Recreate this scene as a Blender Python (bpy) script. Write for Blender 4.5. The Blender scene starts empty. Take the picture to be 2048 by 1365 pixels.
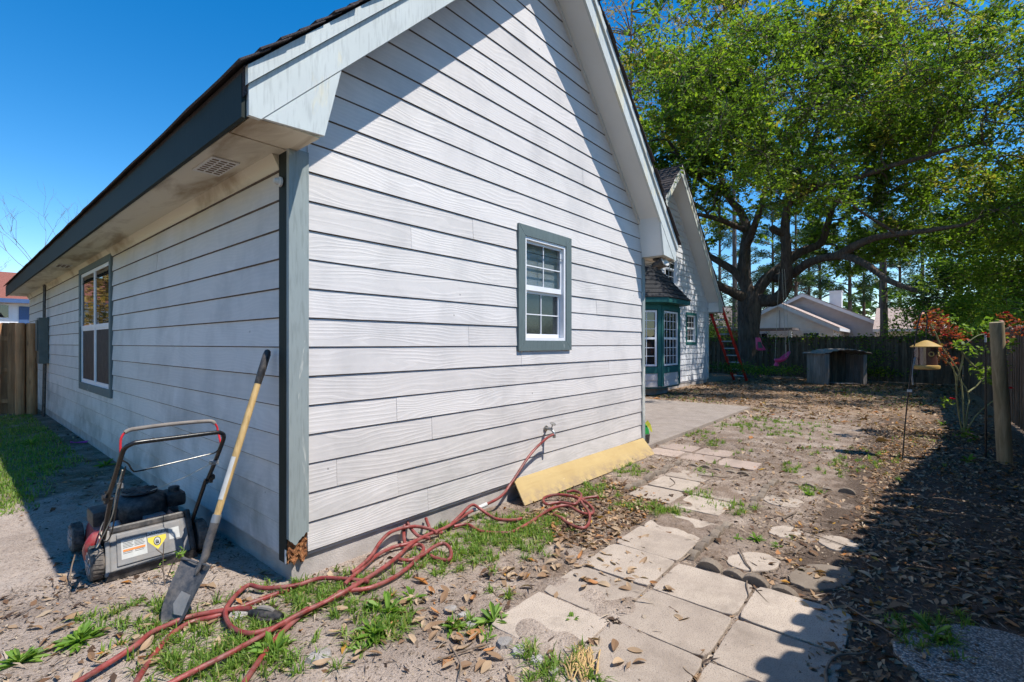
import bpy, math, random
import numpy as np
from mathutils import Vector, Matrix, Quaternion
random.seed(7); rng = np.random.default_rng(11)
scene = bpy.context.scene
COL = scene.collection
R = math.radians
# ------------------------------------------------------------------ camera
CX, CY, CZ = -1.35, -2.895, 1.44
FPX = 961.0
FWD = (0.7638, 0.6455); RGT = (0.6455, -0.7638)
cam_d = bpy.data.cameras.new('camera'); cam = bpy.data.objects.new('camera', cam_d); COL.objects.link(cam)
cam.location = (CX, CY, CZ); cam.rotation_euler = (R(90), 0, -math.atan2(FWD[0], FWD[1]))
cam_d.sensor_width = 36; cam_d.lens = FPX/2048*36; cam_d.shift_y = 5.5/2048
cam_d.clip_start = 0.05; cam_d.clip_end = 900
scene.camera = cam
# ------------------------------------------------------------------ sky, sun, exposure
SUNV = Vector((0.30, -1.0, 1.8)).normalized()
world = bpy.data.worlds.new('World'); scene.world = world; world.use_nodes = True
wn = world.node_tree.nodes; wl = world.node_tree.links
sky = wn.new('ShaderNodeTexSky'); sky.sky_type = 'NISHITA'; sky.sun_disc = False
sky.sun_elevation = math.asin(SUNV.z); sky.sun_rotation = math.atan2(SUNV.x, SUNV.y)
sky.altitude = 0; sky.air_density = 1.0; sky.dust_density = 0.0; sky.ozone_density = 2.0
bg = wn['Background']; bg.inputs['Strength'].default_value = 0.15
hs = wn.new('ShaderNodeHueSaturation'); hs.inputs['Saturation'].default_value = 1.45; wl.new(sky.outputs[0], hs.inputs['Color']); wl.new(hs.outputs[0], bg.inputs['Color'])
sl = bpy.data.lights.new('sun', 'SUN'); sl.energy = 5.0; sl.angle = R(0.53); sl.color = (1.0, 0.95, 0.865)
so = bpy.data.objects.new('sun', sl); COL.objects.link(so)
so.rotation_euler = (-SUNV).to_track_quat('-Z', 'Y').to_euler(); so.location = (5, -20, 30)
scene.view_settings.view_transform = 'Standard'; scene.view_settings.look = 'None'
scene.view_settings.gamma = 1.0; scene.view_settings.exposure = 0.43
scene.cycles.use_adaptive_sampling = True; scene.cycles.adaptive_threshold = 0.025; scene.cycles.max_bounces = 5; scene.cycles.diffuse_bounces = 3; scene.cycles.glossy_bounces = 2; scene.cycles.transmission_bounces = 2; scene.cycles.transparent_max_bounces = 4

# ------------------------------------------------------------------ where things stand
def at(px, py, t):
    d = (px-1024)/FPX
    return Vector((CX+t*(FWD[0]+d*RGT[0]), CY+t*(FWD[1]+d*RGT[1]), CZ+t*(688-py)/FPX))
def G(px, py, z=0.0):
    return at(px, py, (CZ-z)*FPX/(py-688))
# ------------------------------------------------------------------ objects
def link(o, parent=None):
    COL.objects.link(o)
    if parent is not None:
        o.parent = parent
        if parent.get('_off'):
            o.matrix_parent_inverse = Matrix.Translation(-Vector(parent.location))
    return o
def tag(o, label=None, cat=None, group=None, kind=None):
    if label: o['label'] = label
    if cat: o['category'] = cat
    if group: o['group'] = group
    if kind: o['kind'] = kind
    return o
def thing(name, loc, label, cat, group=None, rz=0, local=False):
    """Empty at the base of a thing; parts are given in world coordinates unless local."""
    o = bpy.data.objects.new(name, None); o.empty_display_size = 0.1
    o.location = loc; o.rotation_euler = (0, 0, rz)
    COL.objects.link(o)
    if not local: o['_off'] = 1
    return tag(o, label, cat, group)
def catmull(pts, n=8):
    pts = [Vector(p) for p in pts]
    if len(pts) < 3: return pts
    P = [2*pts[0]-pts[1]]+pts+[2*pts[-1]-pts[-2]]
    out = []
    for i in range(1, len(P)-2):
        p0, p1, p2, p3 = P[i-1], P[i], P[i+1], P[i+2]
        for k in range(n):
            t = k/n
            out.append(0.5*((2*p1)+(p2-p0)*t+(2*p0-5*p1+4*p2-p3)*t*t+(3*p1-p0-3*p2+p3)*t**3))
    out.append(pts[-1]); return out
class MB:
    def __init__(s): s.v = []; s.f = []; s.m = []; s.cur = 0
    def add(s, vs, fs):
        b = len(s.v); s.v += [tuple(v) for v in vs]
        for f in fs: s.f.append(tuple(b+i for i in f)); s.m.append(s.cur)
        return s
    def box(s, x0, x1, y0, y1, z0, z1):
        return s.add([(x0,y0,z0),(x1,y0,z0),(x1,y1,z0),(x0,y1,z0),(x0,y0,z1),(x1,y0,z1),(x1,y1,z1),(x0,y1,z1)],
              [(0,3,2,1),(4,5,6,7),(0,1,5,4),(1,2,6,5),(2,3,7,6),(3,0,4,7)])
    def obox(s, c, sx, sy, sz, M=None):
        vs = [Vector((x*sx/2, y*sy/2, z*sz/2)) for z in (-1,1) for y in (-1,1) for x in (-1,1)]
        if M is not None: vs = [M @ v for v in vs]
        vs = [v+Vector(c) for v in vs]
        return s.add(vs, [(0,2,3,1),(4,5,7,6),(0,1,5,4),(1,3,7,5),(3,2,6,7),(2,0,4,6)])
    def beam(s, a, b, w, h, up=(0,0,1)):
        a = Vector(a); b = Vector(b); d = (b-a).normalized(); u = Vector(up)
        x = d.cross(u)
        if x.length < 1e-4: x = d.cross(Vector((1,0,0)))
        x.normalize(); z = x.cross(d)
        vs = [p+x*(i*w/2)+z*(j*h/2) for p in (a, b) for (i, j) in ((-1,-1),(1,-1),(1,1),(-1,1))]
        return s.add(vs, [(0,1,2,3),(7,6,5,4),(0,4,5,1),(1,5,6,2),(2,6,7,3),(3,7,4,0)])
    def tube(s, pts, r, n=8, caps=True, jit=0):
        pts = [Vector(p) for p in pts]
        rs = r if isinstance(r, (list, tuple)) else [r]*len(pts)
        b = len(s.v); N = len(pts); prev = None
        for i, p in enumerate(pts):
            d = (pts[min(i+1,N-1)]-pts[max(i-1,0)])
            d = d.normalized() if d.length > 1e-9 else Vector((0,0,1))
            if prev is None:
                u = Vector((0,0,1)) if abs(d.z) < 0.9 else Vector((1,0,0))
            else: u = prev
            x = d.cross(u)
            if x.length < 1e-6: x = d.orthogonal()
            x.normalize(); y = x.cross(d).normalized(); prev = y
            for k in range(n):
                a = 2*math.pi*k/n; rr = rs[i]*(1+(random.uniform(-jit,jit) if jit else 0))
                s.v.append(tuple(p+x*(math.cos(a)*rr)+y*(math.sin(a)*rr)))
        for i in range(N-1):
            for k in range(n):
                a = b+i*n+k; c = b+i*n+(k+1)%n
                s.f.append((a, c, c+n, a+n)); s.m.append(s.cur)
        if caps:
            s.f.append(tuple(b+k for k in range(n))[::-1]); s.m.append(s.cur)
            s.f.append(tuple(b+(N-1)*n+k for k in range(n))); s.m.append(s.cur)
        return s
    def lathe(s, prof, c=(0,0,0), n=16, M=None):
        b = len(s.v); c = Vector(c)
        for (r, z) in prof:
            for k in range(n):
                a = 2*math.pi*k/n; v = Vector((r*math.cos(a), r*math.sin(a), z))
                if M is not None: v = M @ v
                s.v.append(tuple(v+c))
        for i in range(len(prof)-1):
            for k in range(n):
                a = b+i*n+k; d = b+i*n+(k+1)%n
                s.f.append((a, d, d+n, a+n)); s.m.append(s.cur)
        s.f.append(tuple(b+k for k in range(n))[::-1]); s.m.append(s.cur)
        s.f.append(tuple(b+(len(prof)-1)*n+k for k in range(n))); s.m.append(s.cur)
        return s
    def prism(s, poly, fn):
        """poly: 2-D points; fn(p, side) -> 3-D point for side 0/1."""
        n = len(poly); vs = [fn(p, 0) for p in poly]+[fn(p, 1) for p in poly]
        fs = [tuple(range(n))[::-1], tuple(range(n, 2*n))]+[(i, (i+1)%n, n+(i+1)%n, n+i) for i in range(n)]
        return s.add(vs, fs)
    def build(s, name, mats, parent=None, smooth=False, bevel=0):
        me = bpy.data.meshes.new(name); me.from_pydata(s.v, [], s.f)
        if not isinstance(mats, (list, tuple)): mats = [mats]
        for m in mats: me.materials.append(m)
        if len(mats) > 1: me.polygons.foreach_set('material_index', s.m)
        import bmesh
        bm = bmesh.new(); bm.from_mesh(me); bmesh.ops.recalc_face_normals(bm, faces=bm.faces)
        if bevel:
            bmesh.ops.bevel(bm, geom=[e for e in bm.edges if len(e.link_faces) == 2 and e.calc_face_angle(0) > 0.6], offset=bevel, segments=2, affect='EDGES', profile=0.6)
        bm.to_mesh(me); bm.free()
        if smooth:
            me.polygons.foreach_set('use_smooth', [True]*len(me.polygons))
            try: me.set_sharp_from_angle(angle=R(40))
            except Exception: pass
        me.update()
        return link(bpy.data.objects.new(name, me), parent)
def np_mesh(name, V, F, mat, parent=None, rnd=None, smooth=False):
    """V (n,3), F (m,k) equal-sided faces; rnd optional per-face value."""
    me = bpy.data.meshes.new(name); k = F.shape[1]
    me.vertices.add(len(V)); me.vertices.foreach_set('co', V.astype(np.float32).ravel())
    me.loops.add(F.size); me.loops.foreach_set('vertex_index', F.astype(np.int32).ravel())
    me.polygons.add(len(F)); me.polygons.foreach_set('loop_start', np.arange(0, F.size, k, dtype=np.int32))
    me.polygons.foreach_set('loop_total', np.full(len(F), k, dtype=np.int32))
    if rnd is not None:
        a = me.attributes.new('rnd', 'FLOAT', 'FACE'); a.data.foreach_set('value', rnd.astype(np.float32))
    me.materials.append(mat); me.update(calc_edges=True)
    if smooth: me.polygons.foreach_set('use_smooth', [True]*len(F))
    return link(bpy.data.objects.new(name, me), parent)
def dup(src, parent, loc, rot=(0,0,0), sc=(1,1,1)):
    o = src.copy(); COL.objects.link(o); o.parent = parent
    if parent is not None and parent.get('_off'): o.matrix_parent_inverse = Matrix.Translation(-Vector(parent.location))
    o.location = loc; o.rotation_euler = rot; o.scale = sc
    return o
# ------------------------------------------------------------------ materials
class NT:
    def __init__(s, name):
        s.mat = bpy.data.materials.new(name); s.mat.use_nodes = True
        s.n = s.mat.node_tree.nodes; s.l = s.mat.node_tree.links; s.b = s.n['Principled BSDF']; s.out = s.n['Material Output']
    def new(s, t, **kw):
        n = s.n.new(t)
        for k, v in kw.items(): setattr(n, k, v)
        return n
    def put(s, sock, v):
        if hasattr(v, 'links') or hasattr(v, 'is_linked'): s.l.new(v, sock)
        else: sock.default_value = v
    def coord(s, kind='Object'): return s.new('ShaderNodeTexCoord').outputs[kind]
    def vm(s, vec, sc=(1,1,1), loc=(0,0,0), rot=(0,0,0)):
        m = s.new('ShaderNodeMapping'); s.l.new(vec, m.inputs[0]); m.inputs['Scale'].default_value = sc
        s.put(m.inputs['Location'], loc); m.inputs['Rotation'].default_value = rot; return m.outputs[0]
    def noise(s, vec, scale, detail=4, rough=0.55, dist=0.0, out='Fac'):
        n = s.new('ShaderNodeTexNoise'); s.l.new(vec, n.inputs['Vector']); n.inputs['Scale'].default_value = scale
        n.inputs['Detail'].default_value = detail; n.inputs['Roughness'].default_value = rough; n.inputs['Distortion'].default_value = dist
        return n.outputs[out]
    def vor(s, vec, scale, feature='F1', out='Distance'):
        n = s.new('ShaderNodeTexVoronoi', feature=feature); s.l.new(vec, n.inputs['Vector']); n.inputs['Scale'].default_value = scale
        return n.outputs[out]
    def math(s, op, a, b=0.0, clamp=False):
        n = s.new('ShaderNodeMath', operation=op, use_clamp=clamp); s.put(n.inputs[0], a); s.put(n.inputs[1], b); return n.outputs[0]
    def ramp(s, fac, stops):
        n = s.new('ShaderNodeValToRGB'); s.l.new(fac, n.inputs[0]); e = n.color_ramp.elements
        while len(e) < len(stops): e.new(0.5)
        for i, (p, c) in enumerate(stops):
            e[i].position = p; e[i].color = (c, c, c, 1) if not hasattr(c, '__len__') else (*c[:3], 1)
        return n.outputs[0]
    def mix(s, fac, a, b, mode='MIX'):
        n = s.new('ShaderNodeMix', data_type='RGBA', blend_type=mode); s.put(n.inputs[0], fac)
        for sk, v in ((n.inputs[6], a), (n.inputs[7], b)):
            if hasattr(v, 'is_linked'): s.l.new(v, sk)
            else: sk.default_value = (*v[:3], 1)
        return n.outputs[2]
    def sep(s, vec):
        n = s.new('ShaderNodeSeparateXYZ'); s.l.new(vec, n.inputs[0]); return n.outputs
    def comb(s, x, y, z):
        n = s.new('ShaderNodeCombineXYZ')
        for i, v in enumerate((x, y, z)): s.put(n.inputs[i], v)
        return n.outputs[0]
    def rand(s): return s.new('ShaderNodeObjectInfo').outputs['Random']
    def attr(s, name='rnd'): return s.new('ShaderNodeAttribute', attribute_name=name).outputs['Fac']
    def bump(s, h, strength=0.5, dist=0.01, normal=None):
        n = s.new('ShaderNodeBump'); s.l.new(h, n.inputs['Height']); n.inputs['Strength'].default_value = strength; n.inputs['Distance'].default_value = dist
        if normal is not None: s.l.new(normal, n.inputs['Normal'])
        return n.outputs[0]
    def fin(s, col=None, rough=None, normal=None, metal=None, spec=None):
        b = s.b.inputs
        if col is not None:
            if hasattr(col, 'is_linked'): s.l.new(col, b['Base Color'])
            else: b['Base Color'].default_value = (*col[:3], 1)
        if rough is not None: s.put(b['Roughness'], rough)
        if normal is not None: s.l.new(normal, b['Normal'])
        if metal is not None: b['Metallic'].default_value = metal
        if spec is not None: b['Specular IOR Level'].default_value = spec
        return s.mat
def simple(name, c, rough=0.6, var=0.12, sc=6, bump=0.15, bsc=60, metal=0.0, bd=0.004, spec=0.4, dust=0.0):
    t = NT(name); o = t.coord()
    n1 = t.noise(o, sc, 5); lo = tuple(x*(1-var) for x in c); hi = tuple(min(1, x*(1+var)) for x in c)
    col = t.ramp(n1, [(0.3, lo), (0.7, hi)])
    rr = t.math('MULTIPLY_ADD', t.noise(o, sc*3, 3), 0.25); 
    t.n[-1].inputs[2].default_value = max(0.02, rough-0.12)
    if dust: col = t.mix(t.math('MULTIPLY', t.ramp(t.noise(o, 17, 6, 0.7), [(0.40, 0.0), (0.66, 1.0)]), dust), col, (0.30, 0.25, 0.21))
    nb = t.bump(t.noise(o, bsc, 4), bump, bd) if bump else None
    return t.fin(col, rr, nb, metal, spec)
MT = {}
def siding_mat(name, side):
    t = NT(name); o = t.coord(); x, y, z = t.sep(o); rnd = t.rand()
    u = t.math('ADD', t.math('ADD', x, y), t.math('MULTIPLY', rnd, 61.0))
    v = t.math('ADD', z, t.math('MULTIPLY', rnd, 17.0))
    p = t.comb(u, v, 0.0)
    nz = t.noise(t.vm(p, (0.85, 3.6, 1)), 1.0, 2, 0.5, 0.35)
    s = t.math('SINE', t.math('ADD', t.math('MULTIPLY', v, t.math('MULTIPLY_ADD', rnd, 130.0)), t.math('MULTIPLY', nz, t.math('MULTIPLY_ADD', rnd, 34.0))))
    for n_ in t.n:
        if n_.type == 'MATH' and n_.operation == 'MULTIPLY_ADD': n_.inputs[2].default_value = 150.0 if n_.inputs[1].default_value > 100 else 44.0
    s2 = t.ramp(s, [(0.0, 0.0), (0.55, 0.85), (1.0, 1.0)])
    broad = t.noise(t.vm(p, (1.6, 6, 1)), 1.0, 2)
    depth = t.ramp(broad, [(0.34, 0.15), (0.6, 1.0)])
    h = t.math('MULTIPLY', s2, depth)
    fine = t.noise(t.vm(p, (14, 260, 1)), 1.0, 3)
    h = t.math('ADD', h, t.math('MULTIPLY', fine, 0.30))
    wob = t.noise(o, 2.3, 2)
    nb = t.bump(wob, 0.15, 0.02, t.bump(h, 0.45 if not side else 0.14, 0.0016))
    base = t.mix(rnd, (0.58, 0.54, 0.515), (0.65, 0.61, 0.585))
    smud = t.ramp(t.noise(o, 1.7, 6, 0.62), [(0.47, 0.0), (0.72, 1.0)])
    base = t.mix(t.math('MULTIPLY', smud, 0.42 if side else 0.34), base, (0.25, 0.25, 0.255))
    strk = t.ramp(t.noise(t.vm(p, (3.0, 0.5, 1)), 1.5, 4), [(0.55, 0.0), (0.78, 1.0)])
    base = t.mix(t.math('MULTIPLY', strk, 0.22 if side else 0.10), base, (0.33, 0.32, 0.31))
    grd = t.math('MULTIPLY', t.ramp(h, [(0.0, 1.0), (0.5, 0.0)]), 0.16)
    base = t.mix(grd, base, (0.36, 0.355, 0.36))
    if not side:
        lowg = t.math('MULTIPLY', t.ramp(t.math('DIVIDE', z, 1.5), [(0.1, 1.0), (0.9, 0.0)]), t.ramp(t.noise(t.vm(o, (1.2, 1.2, 3)), 2.4, 6, 0.68), [(0.42, 0.0), (0.66, 1.0)]))
        base = t.mix(t.math('MULTIPLY', lowg, 0.34), base, (0.27, 0.26, 0.24))
    if side:
        # mildew creeping up from the soil line and rust-yellow staining below the soffit, both broken up by noise
        low = t.math('MULTIPLY', t.ramp(t.math('DIVIDE', z, 1.6), [(0.1, 1.0), (0.75, 0.0)]), t.ramp(t.noise(t.vm(o, (1, 1.2, 1.2)), 1.5, 6, 0.65, 0.4), [(0.45, 0.0), (0.66, 1.0)]))
        base = t.mix(t.math('MULTIPLY', low, 0.62), base, (0.16, 0.17, 0.15))
        hi = t.math('MULTIPLY', t.ramp(t.math('DIVIDE', z, 3.0), [(0.66, 0.0), (0.86, 1.0)]), t.ramp(t.noise(o, 1.1, 4), [(0.3, 0.3), (0.7, 1.0)]))
        base = t.mix(t.math('MULTIPLY', hi, 0.75), base, (0.50, 0.40, 0.20))
    dots = t.ramp(t.vor(t.comb(u, v, 0.0), 3.2), [(0.0, 1.0), (0.022, 1.0), (0.03, 0.0)])
    base = t.mix(t.math('MULTIPLY', dots, 0.6), base, (0.12, 0.11, 0.10))
    return t.fin(base, 0.62, nb, spec=0.3)
def peel_mat(name, c, under, amount=0.5, sc=3.0):
    t = NT(name); o = t.coord(); st = t.vm(o, (1, 1, 0.35))
    n = t.noise(st, sc, 6, 0.65, 0.6)
    m = t.ramp(n, [(amount, 0.0), (amount+0.04, 1.0)])
    fade = t.mix(t.noise(o, 2.1, 3), tuple(x*0.85 for x in c), tuple(min(1, x*1.2) for x in c))
    col = t.mix(m, fade, under)
    g = t.noise(t.vm(o, (60, 60, 7)), 1.0, 4)
    col = t.mix(t.math('MULTIPLY', t.ramp(g, [(0.35, 1.0), (0.5, 0.0)]), 0.3), col, tuple(x*0.5 for x in c))
    h = t.math('SUBTRACT', t.math('MULTIPLY', g, 0.6), t.math('MULTIPLY', m, 0.8))
    return t.fin(col, 0.65, t.bump(h, 0.5, 0.003), spec=0.2)
def wood_mat(name, a, b, sc=1.0, ax='Z', rough=0.8, green=0.0):
    t = NT(name); o = t.coord(); r = t.rand()
    s = {'Z': (26, 26, 1.6), 'Y': (26, 1.6, 26), 'X': (1.6, 26, 26)}[ax]
    off = t.comb(t.math('MULTIPLY', r, 31.0), t.math('MULTIPLY', r, 13.0), t.math('MULTIPLY', r, 7.0))
    ov = t.new('ShaderNodeVectorMath', operation='ADD'); t.l.new(o, ov.inputs[0]); t.l.new(off, ov.inputs[1]); o2 = ov.outputs[0]
    g = t.noise(t.vm(o2, tuple(x*sc for x in s)), 1.0, 5, 0.6, 0.5)
    col = t.ramp(g, [(0.25, tuple(x*0.55 for x in a)), (0.5, a), (0.75, b)])
    tone = t.mix(r, (0.72, 0.72, 0.72), (1.15, 1.12, 1.08)); col = t.mix(1.0, col, tone, 'MULTIPLY')
    blot = t.ramp(t.noise(o2, 2.2, 4), [(0.4, 0.0), (0.7, 1.0)])
    col = t.mix(t.math('MULTIPLY', blot, 0.45), col, (a[0]*0.45, a[1]*0.48+green*0.03, a[2]*0.5))
    kn = t.ramp(t.vor(t.vm(o2, (5, 5, 1.7)), 1.0), [(0.05, 1.0), (0.12, 0.0)])
    col = t.mix(t.math('MULTIPLY', kn, 0.6), col, tuple(x*0.3 for x in a))
    return t.fin(col, rough, t.bump(g, 0.6, 0.004), spec=0.2)
def shingle_mat(name, a, b):
    t = NT(name); o = t.coord(); r = t.rand()
    g = t.noise(o, 160, 2); p = t.noise(t.vm(o, (2, 5, 2)), 1.2, 3)
    col = t.mix(p, a, b); col = t.mix(t.math('MULTIPLY', t.ramp(g, [(0.45, 0.0), (0.7, 1.0)]), 0.6), col, tuple(min(1, x*2.4) for x in b))
    return t.fin(col, 0.92, t.bump(g, 0.8, 0.004), spec=0.15)
def leaf_mat(name, stops, trans=0.35, rough=0.48, spec=0.3, tint=1.6):
    t = NT(name); r = t.attr('rnd'); col = t.ramp(r, stops); t.fin(col, rough, spec=spec)
    tr = t.new('ShaderNodeBsdfTranslucent'); tc = t.mix(1.0, col, (tint, tint*1.05, tint*0.6), 'MULTIPLY'); t.l.new(tc, tr.inputs['Color'])
    m = t.new('ShaderNodeMixShader'); m.inputs[0].default_value = trans
    t.l.new(t.b.outputs[0], m.inputs[1]); t.l.new(tr.outputs[0], m.inputs[2]); t.l.new(m.outputs[0], t.out.inputs['Surface'])
    return t.mat
def glass_mat(name, c, rough=0.03, a=1.0):
    t = NT(name); o = t.coord(); n = t.noise(o, 2.5, 2)
    m = t.fin(c, rough, t.bump(n, 0.06, 0.02), spec=0.9); t.b.inputs['IOR'].default_value = 1.55
    t.b.inputs['Alpha'].default_value = a
    return m
MT['siding'] = siding_mat('painted_lap_siding', False)
MT['siding_side'] = siding_mat('stained_lap_siding', True)
MT['white'] = simple('white_paint', (0.66, 0.66, 0.66), 0.5, 0.06, 3, 0.1, 90)
MT['vinyl'] = simple('white_vinyl', (0.72, 0.72, 0.74), 0.4, 0.05, 8, 0.05, 90)
MT['teal'] = peel_mat('faded_teal_trim', (0.115, 0.15, 0.152), (0.42, 0.44, 0.43), 0.66)
MT['teal_worn'] = peel_mat('worn_teal_trim', (0.25, 0.285, 0.28), (0.50, 0.50, 0.46), 0.57, 2.4)
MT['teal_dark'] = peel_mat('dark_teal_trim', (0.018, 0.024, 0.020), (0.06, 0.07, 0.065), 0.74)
MT['teal_bay'] = peel_mat('green_teal_trim', (0.022, 0.115, 0.11), (0.10, 0.20, 0.2), 0.70)
MT['rake'] = peel_mat('pale_green_grey_trim', (0.50, 0.53, 0.515), (0.60, 0.575, 0.46), 0.58, 2.2)
MT['frieze'] = simple('frieze_white', (0.56, 0.55, 0.52), 0.6, 0.1, 5, 0.2, 80)
def soffit():
    t = NT('stained_soffit'); o = t.coord()
    n = t.ramp(t.noise(t.vm(o, (3.0, 0.7, 1)), 1.6, 6, 0.6, 0.5), [(0.47, 0.0), (0.68, 1.0)])
    col = t.mix(t.math('MULTIPLY', n, 0.75), (0.60, 0.55, 0.44), (0.20, 0.125, 0.055))
    return t.fin(col, 0.7, t.bump(t.noise(o, 70, 3), 0.15, 0.004))
MT['soffit'] = soffit()
MT['soffit_white'] = simple('soffit_white', (0.66, 0.66, 0.64), 0.6, 0.05, 2, 0.1, 80)
MT['concrete'] = simple('foundation_concrete', (0.40, 0.36, 0.33), 0.9, 0.22, 5, 0.5, 90, bd=0.006)
MT['roof'] = shingle_mat('dark_roof_shingle', (0.030, 0.026, 0.028), (0.062, 0.052, 0.052))
MT['roof_bay'] = shingle_mat('black_roof_shingle', (0.020, 0.020, 0.022), (0.040, 0.040, 0.042))
MT['roof_tan'] = shingle_mat('tan_roof_shingle', (0.26, 0.20, 0.17), (0.34, 0.26, 0.225))
MT['roof_red'] = shingle_mat('red_roof_shingle', (0.15, 0.055, 0.042), (0.20, 0.08, 0.06))
MT['roof_grey'] = shingle_mat('grey_roof_shingle', (0.10, 0.085, 0.08), (0.17, 0.15, 0.14))
MT['glass'] = glass_mat('window_glass', (0.012, 0.016, 0.02), 0.02)
MT['glass_pale'] = glass_mat('window_glass_clear', (0.04, 0.06, 0.07), 0.03, 0.30)
MT['shaded_lap_edge'] = simple('shaded_bare_edge', (0.085, 0.062, 0.048), 0.9, 0.3, 9, 0.3, 60)  # bare board brown, kept dark to paint the shadow line under each lap
MT['screen'] = simple('insect_screen', (0.014, 0.015, 0.018), 0.65, 0.2, 3, 0.25, 400)
MT['black'] = simple('black_plastic', (0.014, 0.014, 0.015), 0.5, 0.3, 12, 0.2, 120, dust=0.28)
MT['blackmetal'] = simple('black_painted_steel', (0.012, 0.012, 0.013), 0.3, 0.3, 20, 0.08, 120)
MT['rubber'] = simple('dusty_rubber', (0.045, 0.042, 0.040), 0.85, 0.5, 14, 0.4, 80, dust=0.6)
MT['rim'] = simple('grey_wheel_plastic', (0.34, 0.30, 0.28), 0.6, 0.3, 20, 0.2, 60)
MT['greyplastic'] = simple('grey_plastic', (0.19, 0.19, 0.19), 0.55, 0.2, 9, 0.2, 110, dust=0.4)
MT['redpaint'] = simple('red_enamel', (0.28, 0.014, 0.018), 0.42, 0.25, 8, 0.1, 60, dust=0.35)
MT['steel'] = simple('steel', (0.55, 0.55, 0.56), 0.32, 0.2, 15, 0.1, 80, metal=1.0)
MT['galv'] = simple('dull_metal', (0.32, 0.33, 0.34), 0.5, 0.25, 12, 0.2, 80, metal=0.7)
MT['foam'] = simple('brown_grey_foam_grip', (0.20, 0.175, 0.155), 0.9, 0.2, 20, 0.5, 160)
MT['redplastic'] = simple('red_plastic', (0.50, 0.02, 0.03), 0.4, 0.15, 20, 0.05, 60)
MT['sticker'] = simple('white_sticker', (0.46, 0.46, 0.44), 0.5, 0.1, 20, 0.0)
MT['ink'] = simple('dark_ink', (0.03, 0.03, 0.03), 0.6, 0.1, 20, 0.0)
MT['orange'] = simple('orange_ink', (0.62, 0.20, 0.04), 0.6, 0.1, 20, 0.0)
MT['yellow'] = simple('yellow_ink', (0.62, 0.50, 0.06), 0.6, 0.1, 20, 0.0)
MT['ash'] = wood_mat('ash_handle_wood', (0.50, 0.34, 0.15), (0.62, 0.45, 0.22), 1.5, 'Z', 0.55)
MT['blade'] = simple('dark_shovel_steel', (0.05, 0.055, 0.065), 0.5, 0.35, 9, 0.3, 40, metal=0.3, dust=0.45)
MT['hose'] = simple('red_rubber_hose', (0.20, 0.030, 0.026), 0.45, 0.4, 11, 0.25, 70, dust=0.26)
MT['tape'] = simple('white_tape', (0.58, 0.56, 0.54), 0.6, 0.1, 30, 0.3, 60)
MT['brass'] = simple('tarnished_tap_metal', (0.34, 0.33, 0.31), 0.42, 0.3, 30, 0.3, 90, metal=0.85)
MT['yboard'] = simple('yellow_painted_board', (0.47, 0.335, 0.145), 0.65, 0.16, 2.5, 0.2, 60, dust=0.30)
def yellow_board():
    t = NT('yellow_painted_board'); o = t.coord(); x, y, z = t.sep(o)
    g = t.noise(t.vm(o, (2.5, 40, 40)), 1.0, 5, 0.6); n = t.noise(o, 3.0, 6, 0.65)
    c = t.mix(t.ramp(n, [(0.35, 0.0), (0.7, 1.0)]), (0.42, 0.305, 0.135), (0.36, 0.25, 0.105)); c = t.mix(t.math('MULTIPLY', t.ramp(g, [(0.3, 1.0), (0.45, 0.0)]), 0.3), c, (0.30, 0.20, 0.08))
    mud = t.math('MULTIPLY', t.ramp(z, [(0.02, 1.0), (0.10, 0.0)]), t.ramp(t.noise(o, 14, 6, 0.7), [(0.42, 0.0), (0.6, 1.0)])); c = t.mix(t.math('MULTIPLY', mud, 0.7), c, (0.22, 0.16, 0.12))
    sc = t.ramp(t.noise(t.vm(o, (9, 60, 60)), 1.0, 4, 0.6), [(0.66, 0.0), (0.7, 0.5)]); c = t.mix(sc, c, (0.58, 0.47, 0.28))
    return t.fin(c, 0.65, t.bump(g, 0.3, 0.004), spec=0.3)
MT['yboard'] = yellow_board()
MT['greenbag'] = simple('green_bag', (0.02, 0.22, 0.045), 0.35, 0.3, 9, 0.5, 20)
MT['yellowbag'] = simple('yellow_bag', (0.55, 0.55, 0.06), 0.35, 0.3, 9, 0.5, 20)
MT['pink'] = simple('pink_plastic', (0.66, 0.06, 0.20), 0.4, 0.12, 8, 0.1, 40)
MT['paleplastic'] = simple('pale_rope', (0.45, 0.42, 0.34), 0.8, 0.2, 20, 0.2, 80)
MT['ladder'] = simple('red_fibreglass', (0.60, 0.035, 0.025), 0.45, 0.12, 6, 0.1, 60)
MT['alu'] = simple('aluminium', (0.62, 0.64, 0.66), 0.35, 0.1, 10, 0.05, 60, metal=0.8)
MT['fence'] = wood_mat('grey_brown_fence_wood', (0.165, 0.12, 0.085), (0.30, 0.235, 0.17), green=0.3)
MT['fence_new'] = wood_mat('brown_cedar_fence_wood', (0.42, 0.215, 0.105), (0.55, 0.31, 0.165))
MT['log'] = wood_mat('weathered_post_wood', (0.29, 0.235, 0.145), (0.43, 0.355, 0.235), green=0.8)
MT['shedwood'] = wood_mat('grey_weathered_wood', (0.33, 0.285, 0.25), (0.52, 0.47, 0.42))
MT['feeder'] = simple('yellow_feeder_plastic', (0.42, 0.265, 0.08), 0.45, 0.12, 10, 0.05, 50)
MT['amber'] = glass_mat('brown_feeder_glass', (0.085, 0.04, 0.03), 0.12)
MT['nwall'] = simple('pale_house_wall', (0.70, 0.67, 0.62), 0.7, 0.08, 2, 0.15, 30)
MT['nwall2'] = simple('grey_house_wall', (0.40, 0.38, 0.38), 0.7, 0.08, 2, 0.15, 30)
MT['blue'] = simple('blue_trim', (0.05, 0.10, 0.22), 0.5, 0.1, 6, 0.05, 40)
MT['greybox'] = simple('painted_meter_box', (0.085, 0.10, 0.095), 0.5, 0.15, 8, 0.1, 60)
MT['rot'] = None
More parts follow.
